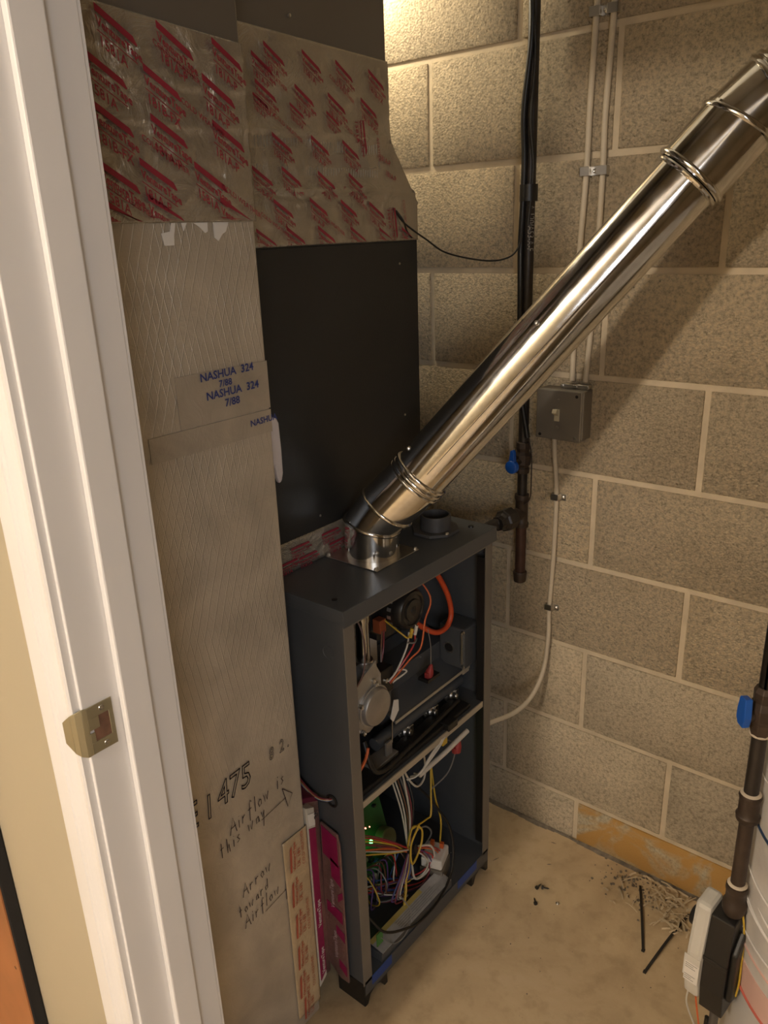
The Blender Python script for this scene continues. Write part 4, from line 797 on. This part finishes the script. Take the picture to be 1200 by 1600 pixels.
# cables taped along the riser
cbk = MB(); cbk.tube(smooth([(GX-0.004, GY-0.013, 2.42), (GX+0.002, GY-0.0145, 2.1), (GX-0.004, GY-0.0140, 1.90), (GX+0.004, GY-0.0140, 1.75), (GX-0.010, GY-0.0120, 1.62), (GX-0.006, GY-0.0135, 1.54), (GX-0.008, GY-0.012, 1.46), (GX-0.012, GY-0.010, 1.38), (GX-0.009, GY-0.0125, 1.30), (GX-0.006, GY-0.012, 1.15), (GX+0.002, GY-0.015, 1.08), (GX+0.015, GY-0.010, 1.0)], 8), 0.0058, 10)
tag(cbk.build('black_cable', M_BLACK), 'thick black cable strapped against the gas riser', 'cable')
b = MB(); b.tube(smooth([(GX+0.006, GY-0.0135, 2.42), (GX+0.001, GY-0.0205, 1.9), (GX+0.010, GY-0.011, 1.72), (GX+0.006, GY-0.0135, 1.60), (GX+0.011, GY-0.009, 1.52), (GX+0.006, GY-0.014, 1.42)], 8), 0.003, 8)
tag(b.build('thin_black_cable', M_BLACK), 'thinner black cable running down the gas riser beside the thick one', 'cable')
tag(MB().tube([(GX-0.001, GY-0.003, 1.462), (GX-0.001, GY-0.003, 1.492)], 0.0175, 18).build('electrical_tape', M_BLACK), 'wrap of black electrical tape around the gas riser and cables', 'tape')
b = MB(); b.tube(smooth([(GX+0.004, GY-0.013, 1.08), (GX+0.012, GY-0.008, 1.02), (GX+0.020, GY, 0.96), (GX+0.023, GY-0.003, 0.91), (GX+0.020, GY, 0.865), (GX+0.012, GY-0.010, 0.85)], 8), 0.0014, 6)
tag(b.build('thin_brown_wire', M_MALL), 'thin dark wire looping past the blue valve to the tee', 'wire')
b = MB(); b.tube(smooth([(XP+0.002, 1.186, 1.456), (-0.935, 1.21, 1.430), (-0.915, 1.25, 1.400), (-0.895, 1.290, 1.374), (-0.853, 1.36, 1.357), (-0.826, 1.400, 1.362), (-0.814, 1.418, 1.385), (-0.812, 1.424, 1.42), (-0.812, 1.424, 1.47)], 10), 0.0017, 8)
tag(b.build('hanging_wire', M_BLACK), 'thin black wire sagging from the taped plenum to the gas riser', 'wire')
b = MB(); b.tube(smooth([(XP+0.006, 1.190, 1.452), (XP+0.010, 1.205, 1.435), (XP+0.006, 1.222, 1.415), (XP+0.004, 1.238, 1.404)], 6), 0.0016, 6)
tag(b.build('short_wire_tail', M_BLACK), 'short black wire tail lying on the tape below the plenum hole', 'wire')

# ---------------------------------------------------------------- cables, clips, switch box
def cable(pts, r, m, name): return MB().tube(smooth(pts, 8), r, 12).build(name, m)
CYY = YW-0.0068
tag(cable([(-0.690, CYY, 2.42), (-0.692, CYY, 1.95), (-0.696, CYY, 1.779), (-0.700, CYY, 1.62), (-0.701, CYY, 1.508), (-0.707, CYY, 1.36), (-0.710, CYY, 1.22), (-0.710, CYY, 1.122)], 0.0056, M_ROMEX, 'nm_cable'), 'left one of the two cream cables dropping into the switch box', 'cable', 'cream cables above the switch box')
tag(cable([(-0.660, CYY, 2.42), (-0.662, CYY, 1.95), (-0.664, CYY, 1.773), (-0.670, CYY, 1.60), (-0.669, CYY, 1.506), (-0.671, CYY, 1.36), (-0.676, CYY, 1.22), (-0.682, CYY, 1.122)], 0.0056, M_ROMEX, 'nm_cable'), 'right one of the two cream cables dropping into the switch box', 'cable', 'cream cables above the switch box')
tag(cable([(-0.745, CYY, 1.008), (-0.742, CYY, 0.96), (-0.734, CYY, 0.871), (-0.735, CYY, 0.735), (-0.740, CYY, 0.609), (-0.738, CYY-0.004, 0.528), (-0.741, 1.442, 0.450), (-0.746, 1.40, 0.402), (-0.758, 1.345, 0.384), (-0.776, 1.278, 0.389), (-0.782, 1.240, 0.392)], 0.0052, M_ROMEX, 'feed_cable'), 'cream cable curving from the switch box down into the furnace side', 'cable')
def clip2(z, xc, label):
    t = thing('cable_strap', (xc, YW, z), label, 'strap', 'double straps')
    b = MB()
    prof = [(-0.026, 0.0135), (-0.026, 0.0150), (-0.004, 0.0150), (-0.004, 0.0025), (0.004, 0.0025), (0.004, 0.0150), (0.026, 0.0150), (0.026, 0.0)]
    b.box((xc-0.0265, YW-0.0148, z-0.008), (xc-0.0070, YW-0.0130, z+0.008)); b.box((xc+0.0070, YW-0.0148, z-0.008), (xc+0.0265, YW-0.0130, z+0.008))
    b.box((xc-0.0080, YW-0.0040, z-0.008), (xc+0.0080, YW-0.0020, z+0.008))
    for sx in (-0.0265, -0.0080, 0.0062, 0.0247): b.box((xc+sx, YW-0.0148, z-0.008), (xc+sx+0.0018, YW-0.002, z+0.008))
    b.build('strap_band', M_STEEL, t, 0.0006)
    MB().lathe((xc, YW-0.004, z), (0, -1, 0), [(0, 0.0045), (0.002, 0.004), (0.003, 0.002), (0.0025, 0)], 12).build('screw', M_STEEL, t)
clip2(1.762, -0.681, 'upper steel strap holding both cream cables near the photo top')
clip2(1.508, -0.685, 'lower steel strap holding both cream cables above the flue pipe')
def clip1(z, xc, label):
    t = thing('cable_clip', (xc, YW, z), label, 'clip', 'single clips')
    b = MB(); b.box((xc-0.009, YW-0.0145, z-0.007), (xc+0.008, YW-0.0130, z+0.007)); b.box((xc-0.009, YW-0.0145, z-0.007), (xc-0.0075, YW-0.002, z+0.007)); b.box((xc+0.0065, YW-0.0145, z-0.007), (xc+0.008, YW-0.002, z+0.007))
    b.box((xc+0.0065, YW-0.004, z-0.007), (xc+0.022, YW-0.002, z+0.007)); b.build('clip_band', M_STEEL, t, 0.0006)
    MB().lathe((xc+0.015, YW-0.004, z), (0, -1, 0), [(0, 0.0042), (0.002, 0.0038), (0.003, 0.002), (0.0025, 0)], 12).build('screw', M_STEEL, t)
clip1(0.871, -0.735, 'upper steel clip on the cream feed cable below the switch box'); clip1(0.609, -0.740, 'lower steel clip on the cream feed cable beside the drip leg')
sb = thing('switch_box', (-0.717, YW, 1.057), 'square grey metal switch box with toggle on the block wall', 'switch')
MB().box((-0.766, 1.424, 1.008), (-0.666, YW-0.002, 1.108)).build('box_body', M_BOX, sb, 0.004)
MB().box((-0.768, 1.4195, 1.006), (-0.668, 1.4245, 1.108)).build('cover_plate', M_BOX, sb, 0.0035)
MB().box((-0.7265, 1.4180, 1.045), (-0.7155, 1.4200, 1.069)).build('toggle_slot', M_IVORY, sb, 0.0005)
MB().box((-0.005, -0.014, -0.0045), (0.005, 0.002, 0.0045), Matrix.Translation(V(-0.7215, 1.4200, 1.0605)) @ Matrix.Rotation(math.radians(-28), 4, 'X')).build('toggle', M_IVORY, sb, 0.001)
for x, z in ((-0.719, 1.087), (-0.720, 1.032)): MB().lathe((x, 1.4195, z), (0, -1, 0), [(0, 0.0034), (0.001, 0.003), (0.0012, 0)], 12).build('screw', M_BOX, sb)
for x, z, m_ in ((-0.680, 1.098, M_BLACK), (-0.758, 1.014, M_BLACK), (-0.680, 1.014, M_STEEL)): MB().lathe((x, 1.4195, z), (0, -1, 0), [(0, 0.0033), (0.0008, 0.003), (0.001, 0)], 12).build('corner_screw', m_, sb)
for x in (-0.712, -0.682):
    t = MB(); t.box((x-0.014, YW-0.020, 1.108), (x+0.014, YW-0.003, 1.117)); t.tube([(x-0.013, YW-0.0225, 1.1125), (x-0.013, YW-0.016, 1.1125)], 0.0035, 8); t.tube([(x+0.013, YW-0.0225, 1.1125), (x+0.013, YW-0.016, 1.1125)], 0.0035, 8); t.build('cable_connector', M_STEEL, sb, 0.001)

# ---------------------------------------------------------------- right hand side: water heater, gas drop, control
TCX, TCY, TR = 0.02, 1.20, 0.240
wh = thing('water_heater', (TCX, TCY, 0), 'pale grey water heater tank wrapped in cloudy film at the right edge', 'water heater')
MB().lathe((TCX, TCY, 0.01), (0, 0, 1), [(0, TR-0.006), (0.004, TR), (0.32, TR)], 72).build('tank_jacket', M_TANK, wh)
b = MB(); pts = []
pr_ = [(0.315+0.02*k, TR+0.0015+0.0022*abs(noise.noise(V(k*0.9, 0, 0)))) for k in range(38)]; b.lathe((TCX, TCY, 0), (0, 0, 1), pr_, 90); b.build('film_wrap', M_WRAP, wh)
b = MB(); b.lathe((TCX, TCY, 0.262), (0, 0, 1), [(0, TR+0.0006), (0.0, TR+0.0016), (0.055, TR+0.0030), (0.055, TR+0.001)], 90); b.build('pink_band', M_PINK, wh)
for z, m_, h_ in ((0.262, M_PINKL, 0.0022), (0.345, M_PINK, 0.0018), (0.56, mat('dark_blue_line', (0.02, 0.05, 0.12), 0.4), 0.003)):
    MB().lathe((TCX, TCY, z), (0, 0, 1), [(0, TR+0.001), (0.0, TR+0.0048), (h_, TR+0.0048), (h_, TR+0.001)], 90).build('printed_line', m_, wh)
b = MB(); random.seed(4)
for k in range(26):                                                   # stretched pale creases in the film
    z = random.uniform(0.325, 0.98); a0 = random.uniform(3.2, 4.6); n_ = 10; dz = random.uniform(-0.05, 0.03)
    b.tube([V(TCX+(TR+0.0035)*math.cos(a0+0.09*i), TCY+(TR+0.0035)*math.sin(a0+0.09*i), z+dz*i/n_) for i in range(n_)], [0.0004]+[0.0014]*(n_-2)+[0.0004], 5)
b.build('film_creases', mat('white_crease', (0.75, 0.72, 0.69), 0.35), wh, kind='stuff')
RX, RY = -0.2020, 1.064
gd = thing('gas_drop', (RX, RY, 0.385), 'dark gas pipe with blue valve beside the water heater, feeding its control', 'pipe')
MB().tube([(RX, RY, 0.405), (RX, RY, 0.60)], RP, 20).build('lower_pipe', M_MALL, gd)
MB().tube([(RX, RY, 0.60), (RX, RY, 1.05)], RP, 20).build('upper_pipe', M_BRIRON, gd)
MB().tube([(RX, RY, 0.76), (RX, RY, 1.05)], RP, 20).build('upper_pipe', M_BRIRON, gd)
MB().lathe((RX, RY, 0.558), (0, 0, 1), [(0, 0.0125), (0.004, 0.0165), (0.012, 0.0175), (0.016, 0.0150), (0.040, 0.0150), (0.046, 0.0165), (0.050, 0.0150)], 20).build('coupling', M_MALL, gd)
for z in (0.608, 0.438, 0.712): MB().lathe((RX, RY, z-0.0015), (0, 0, 1), [(0, 0.0135), (0.002, 0.0150), (0.004, 0.0125), (0.0045, 0.0110)], 20).build('sealant_ring', mat('cream_pipe_dope', (0.55, 0.47, 0.36), 0.6), gd)
MB().lathe((RX, RY, 0.380), (0, 0, 1), [(0, 0.0140), (0.010, 0.0180), (0.022, 0.0180), (0.026, 0.0150), (0.045, 0.0150), (0.048, 0.0165), (0.056, 0.0160)], 20).build('reducer_fitting', M_MALL, gd)
MB().lathe((RX, RY, 0.712), (0, 0, 1), [(0, 0.0135), (0.012, 0.0165), (0.020, 0.0165), (0.028, 0.0200), (0.045, 0.0200), (0.055, 0.0160), (0.070, 0.0165), (0.078, 0.0130)], 8, smooth=False).build('ball_valve_body', M_MALL, gd, 0.001)
MB().tube([(RX-0.008, RY-0.008, 0.745), (RX-0.018, RY-0.020, 0.745)], 0.009, 14).build('valve_stem', M_MALL, gd)
Mh = Matrix.Translation(V(RX-0.018, RY-0.021, 0.747)) @ Matrix.Rotation(math.radians(42), 4, 'Z')
MB().prism([Mh @ V(0.004, y, z) for y, z in ((-0.008, -0.016), (0.006, -0.016), (0.012, -0.008), (0.012, 0.006), (0.008, 0.028), (-0.008, 0.030), (-0.011, 0.0))], Mh.to_3x3() @ V(-0.011, 0, 0)).build('valve_handle', M_BLUE, gd, 0.0015, label='blue lever handle')
# gas control: white face shell towards the left, black body towards the tank
gc = thing('gas_control', (RX, RY, 0.25), 'white and black gas control block under the right hand gas pipe', 'gas control')
Mg = Matrix.Translation(V(RX, RY, 0.282)) @ Matrix.Rotation(math.radians(-8), 4, 'Z') @ Matrix.Diagonal((1, 0.72, 0.80, 1))
def GP(x_, y_, z_): return Mg @ V(x_, y_, z_)
def slab(x0, x1, poly): return MB().prism([GP(x0, y, z) for y, z in poly], GP(x1, 0, 0)-GP(x0, 0, 0))
slab(-0.024, 0.014, [(-0.032, 0.118), (0.034, 0.128), (0.040, -0.020), (0.040, -0.115), (-0.036, -0.122), (-0.045, -0.06), (-0.045, 0.02)]).build('valve_body', M_BLACK, gc, 0.002)
slab(0.014, 0.024, [(-0.034, 0.05), (0.0, 0.09), (0.004, -0.02), (0.0, -0.080), (-0.034, -0.070)]).build('body_rear', M_BLACK, gc, 0.003)
slab(-0.0245, 0.0145, [(-0.0465, 0.020), (-0.0465, 0.010), (0.036, 0.0), (0.036, 0.010)]).build('seam_rib', M_BLACK, gc, 0.001)
wf = slab(-0.052, -0.0245, [(-0.028, 0.125), (0.032, 0.130), (0.040, -0.020), (0.040, -0.105), (-0.036, -0.112), (-0.047, -0.065), (-0.047, 0.010)]).build('white_cover', M_LEVW, gc, 0.007)
slab(-0.053, -0.0265, [(-0.0478, 0.0), (-0.0478, -0.055), (-0.0462, -0.0555), (-0.0462, 0.0)]).build('connector_lug', M_LEVW, gc)
lbm = MB(); a_, b_, c_, d_ = GP(-0.0505, -0.0482, -0.016), GP(-0.0270, -0.0482, -0.016), GP(-0.0270, -0.0482, -0.066), GP(-0.0505, -0.0482, -0.066)
lbm.prism([a_, b_, c_, d_], GP(0, -0.0004, 0)-GP(0, 0, 0)); lbo = lbm.build('data_label', M_PAPER, gc)
pm = MB()
for k in range(9):
    if k in (3, 4, 5): continue
    z = -0.020-0.005*k; w_ = [.020, .014, .017, 0, 0, 0, .018, .012, .016][k]
    pm.prism([GP(-0.0495, -0.0488, z), GP(-0.0495+w_, -0.0488, z), GP(-0.0495+w_, -0.0488, z-0.0010), GP(-0.0495, -0.0488, z-0.0010)], GP(0, -0.0002, 0)-GP(0, 0, 0))
pm.build('label_print', M_PRINT, lbo, kind='stuff')
kb = MB(); kb.lathe(GP(-0.052, 0.010, 0.055), GP(-1, 0, 0)-GP(0, 0, 0), [(0, 0.017), (0.010, 0.0165), (0.012, 0.015), (0.012, 0)], 24); kb.build('control_knob', M_BLACK, gc)
MB().lathe(GP(-0.0641, 0.010, 0.055), GP(-1, 0, 0)-GP(0, 0, 0), [(0, 0.007), (0.001, 0.006), (0.0012, 0)], 16).build('knob_cap', M_STEEL, gc)
MB().tube([GP(-0.006, 0, -0.118), GP(-0.006, 0, -0.25)], 0.0075, 14).build('burner_tube', mat('grey_tube', (0.16, 0.15, 0.14), 0.4, 0.6), gc)
MB().tube([GP(-0.016, -0.004, -0.175), GP(-0.016, -0.004, -0.235)], 0.0035, 10).build('igniter_button', M_BLACK, gc)
for pts, c in (([GP(-0.045, -0.030, -0.108), GP(-0.046, -0.026, -0.15), GP(-0.034, -0.016, -0.20), GP(-0.022, -0.006, -0.24)], 'white'), ([GP(-0.036, -0.020, -0.108), GP(-0.032, -0.016, -0.15), GP(-0.024, -0.008, -0.22)], 'orange')):
    MB().tube(smooth(pts), 0.0016, 6).build('control_wire', WIRES[c], gc)
MB().tube(smooth([GP(0.014, 0.000, 0.135), GP(0.021, 0.000, 0.08), GP(0.0265, -0.010, -0.02), GP(0.026, -0.016, -0.06)]), 0.0016, 6).build('control_wire', WIRES['yellow'], gc)

gd.location.z += 0.011; gc.location.z += 0.011

# ---------------------------------------------------------------- litter on the floor
def ziptie(p, q, label):
    p = V(*p); q = V(*q); d = (q-p).normalized(); s_ = d.cross(V(0, 0, 1)).normalized()
    b = MB(); n_ = 8; L_ = (q-p).length
    pts = [p.lerp(q, i/n_)+V(0, 0, 0.0015+0.006*math.sin(math.pi*i/n_)) for i in range(n_+1)]
    vs = []; fs = []
    for i, c in enumerate(pts):
        w_ = 0.0028
        vs += [c-s_*w_, c+s_*w_, c+s_*w_+V(0, 0, 0.0012), c-s_*w_+V(0, 0, 0.0012)]
    for i in range(n_):
        a = 4*i
        for k in range(4): fs.append((a+k, a+(k+1) % 4, a+4+(k+1) % 4, a+4+k))
    fs += [(3, 2, 1, 0), (4*n_, 4*n_+1, 4*n_+2, 4*n_+3)]
    b.add(vs, fs); e = pts[-1]; b.box((e.x-0.0032, e.y-0.0032, 0.0003), (e.x+0.0032, e.y+0.0032, 0.0045)); tag(b.build('cable_tie_offcut', M_BLACK, None, 0.0004), label, 'cable tie', 'black cable ties on the floor')
ziptie((-0.466, 1.418, 0), (-0.395, 1.258, 0), 'black plastic tie on the floor, nearly upright in the photo')
ziptie((-0.352, 1.405, 0), (-0.373, 1.212, 0), 'black plastic tie on the floor, slanting toward the gas control')
for i, (x, y, r, lb_) in enumerate(((-0.640, 1.278, 20, 'small black screw on the floor, highest of the three'), (-0.648, 1.268, 80, 'small black screw on the floor, touching the highest one'), (-0.627, 1.228, 130, 'small black screw on the floor, lying alone below the other two'))):
    a = math.radians(r); b = MB(); d = V(math.cos(a), math.sin(a), 0); c = V(x, y, 0.0045)
    b.lathe(c, d, [(0, 0.0042), (0.002, 0.0045), (0.0045, 0.0042), (0.0045, 0.0019), (0.014, 0.0017), (0.018, 0.0003)], 8, False); tag(b.build('screw', M_BLACK), lb_, 'screw', 'black screws on the floor')
b = MB(); b.lathe((-0.591, 1.262, 0.0), (0, 0, 1), [(0, 0.004), (0.0015, 0.0045), (0.003, 0.003), (0.0035, 0)], 10); tag(b.build('silver_screw', M_STEEL), 'tiny silver screw head on the floor beside the black screws', 'screw')
for i, (x, y, l, a, lb_) in enumerate(((-0.768, 1.291, .018, 1.2, 'tiny dark splinter on the floor near the furnace shadow'), (-0.684, 1.42, .012, .2, 'tiny dark splinter on the floor close to the wall joint'), (-0.66, 1.352, .010, .6, 'tiny dark splinter mid floor above the black screws'))):
    d = V(math.cos(a), math.sin(a), 0)*l/2; b = MB(); b.tube([V(x, y, .0012)-d, V(x, y, .0016), V(x, y, .0012)+d], [.0004, .0011, .0004], 5); tag(b.build('splinter', M_DIRT), lb_, 'splinter', 'splinters on the floor')
b = MB(); random.seed(8)
for k in range(80):
    x = random.gauss(-0.390, 0.055); y = random.uniform(1.33, 1.452); a = random.uniform(0, 3.14); l = random.uniform(0.010, 0.055); d = V(math.cos(a), math.sin(a), 0)*l/2
    x = min(-0.27, max(-0.53, x)); y2 = min(1.448-abs(d.y), y); z = random.uniform(0.001, 0.016); w_ = random.uniform(0.0006, 0.0024)
    b.ribbon([V(x, y2, z)-d, V(x, y2, z+0.003)-d*0.3, V(x+random.uniform(-.004, .004), y2, z+0.004)+d*0.3, V(x, y2, z)+d], w_*2, (0.2, -0.3, 1))
tag(b.build('wood_shavings', M_SHRED), 'heap of pale wood shavings against the stained wall base', 'shavings', kind='stuff')
b = MB()
for k in range(150):
    x = random.gauss(-0.47, 0.05); y = random.gauss(1.41, 0.03); y = min(1.458, y); s_ = random.uniform(0.0006, 0.004); a = random.uniform(0, 3.14)
    b.prism([(x+s_*math.cos(a+t)*random.uniform(.6, 1.3), y+s_*math.sin(a+t)*random.uniform(.6, 1.3), 0.0002) for t in (0, 1.3, 2.6, 3.9, 5.2)], (0, 0, s_*0.6))
for k in range(50):
    x = random.uniform(-0.75, -0.3); y = random.uniform(0.95, 1.44); s_ = random.uniform(0.0004, 0.0016); a = random.uniform(0, 3.14)
    b.prism([(x+s_*math.cos(a+t), y+s_*math.sin(a+t), 0.0002) for t in (0, 1.3, 2.6, 3.9, 5.2)], (0, 0, s_*0.6))
tag(b.build('floor_grit', M_DIRT), 'dark grit and crumbs scattered on the concrete by the wall', 'grit', kind='stuff')

# ---------------------------------------------------------------- lamps outside the view
lf = thing('hall_ceiling_lamp', (-0.54, -1.75, 2.42), 'round hall ceiling lamp behind the camera', 'lamp')
MB().lathe((-0.54, -1.75, 2.42), (0, 0, -1), [(0, 0.13), (0.03, 0.13), (0.035, 0.10), (0.035, 0)], 32).build('lamp_base', M_WHITE, lf)
lb2 = thing('bare_bulb_holder', (-1.24, 1.345, 2.42), 'bare bulb in a porcelain holder behind the plenum', 'lamp')
MB().lathe((-1.24, 1.345, 2.42), (0, 0, -1), [(0, 0.055), (0.02, 0.055), (0.05, 0.008), (0.38, 0.008), (0.39, 0.020), (0.44, 0.020), (0.44, 0)], 24).build('porcelain_holder', M_WHITE, lb2)
hw = MB(); hw.box((2.28, -2.39, 0.86), (2.32, -2.35, 2.14)); hw.box((2.28, -1.15, 0.86), (2.32, -1.11, 2.14)); hw.box((2.28, -2.35, 2.10), (2.32, -1.15, 2.14)); hw.box((2.28, -2.35, 0.86), (2.32, -1.15, 0.90)); hw.box((2.29, -1.765, 0.9), (2.31, -1.735, 2.1))
struct(hw.build('added_window_1', M_WHITE))  # unseen window frame, added to go with the hall fill
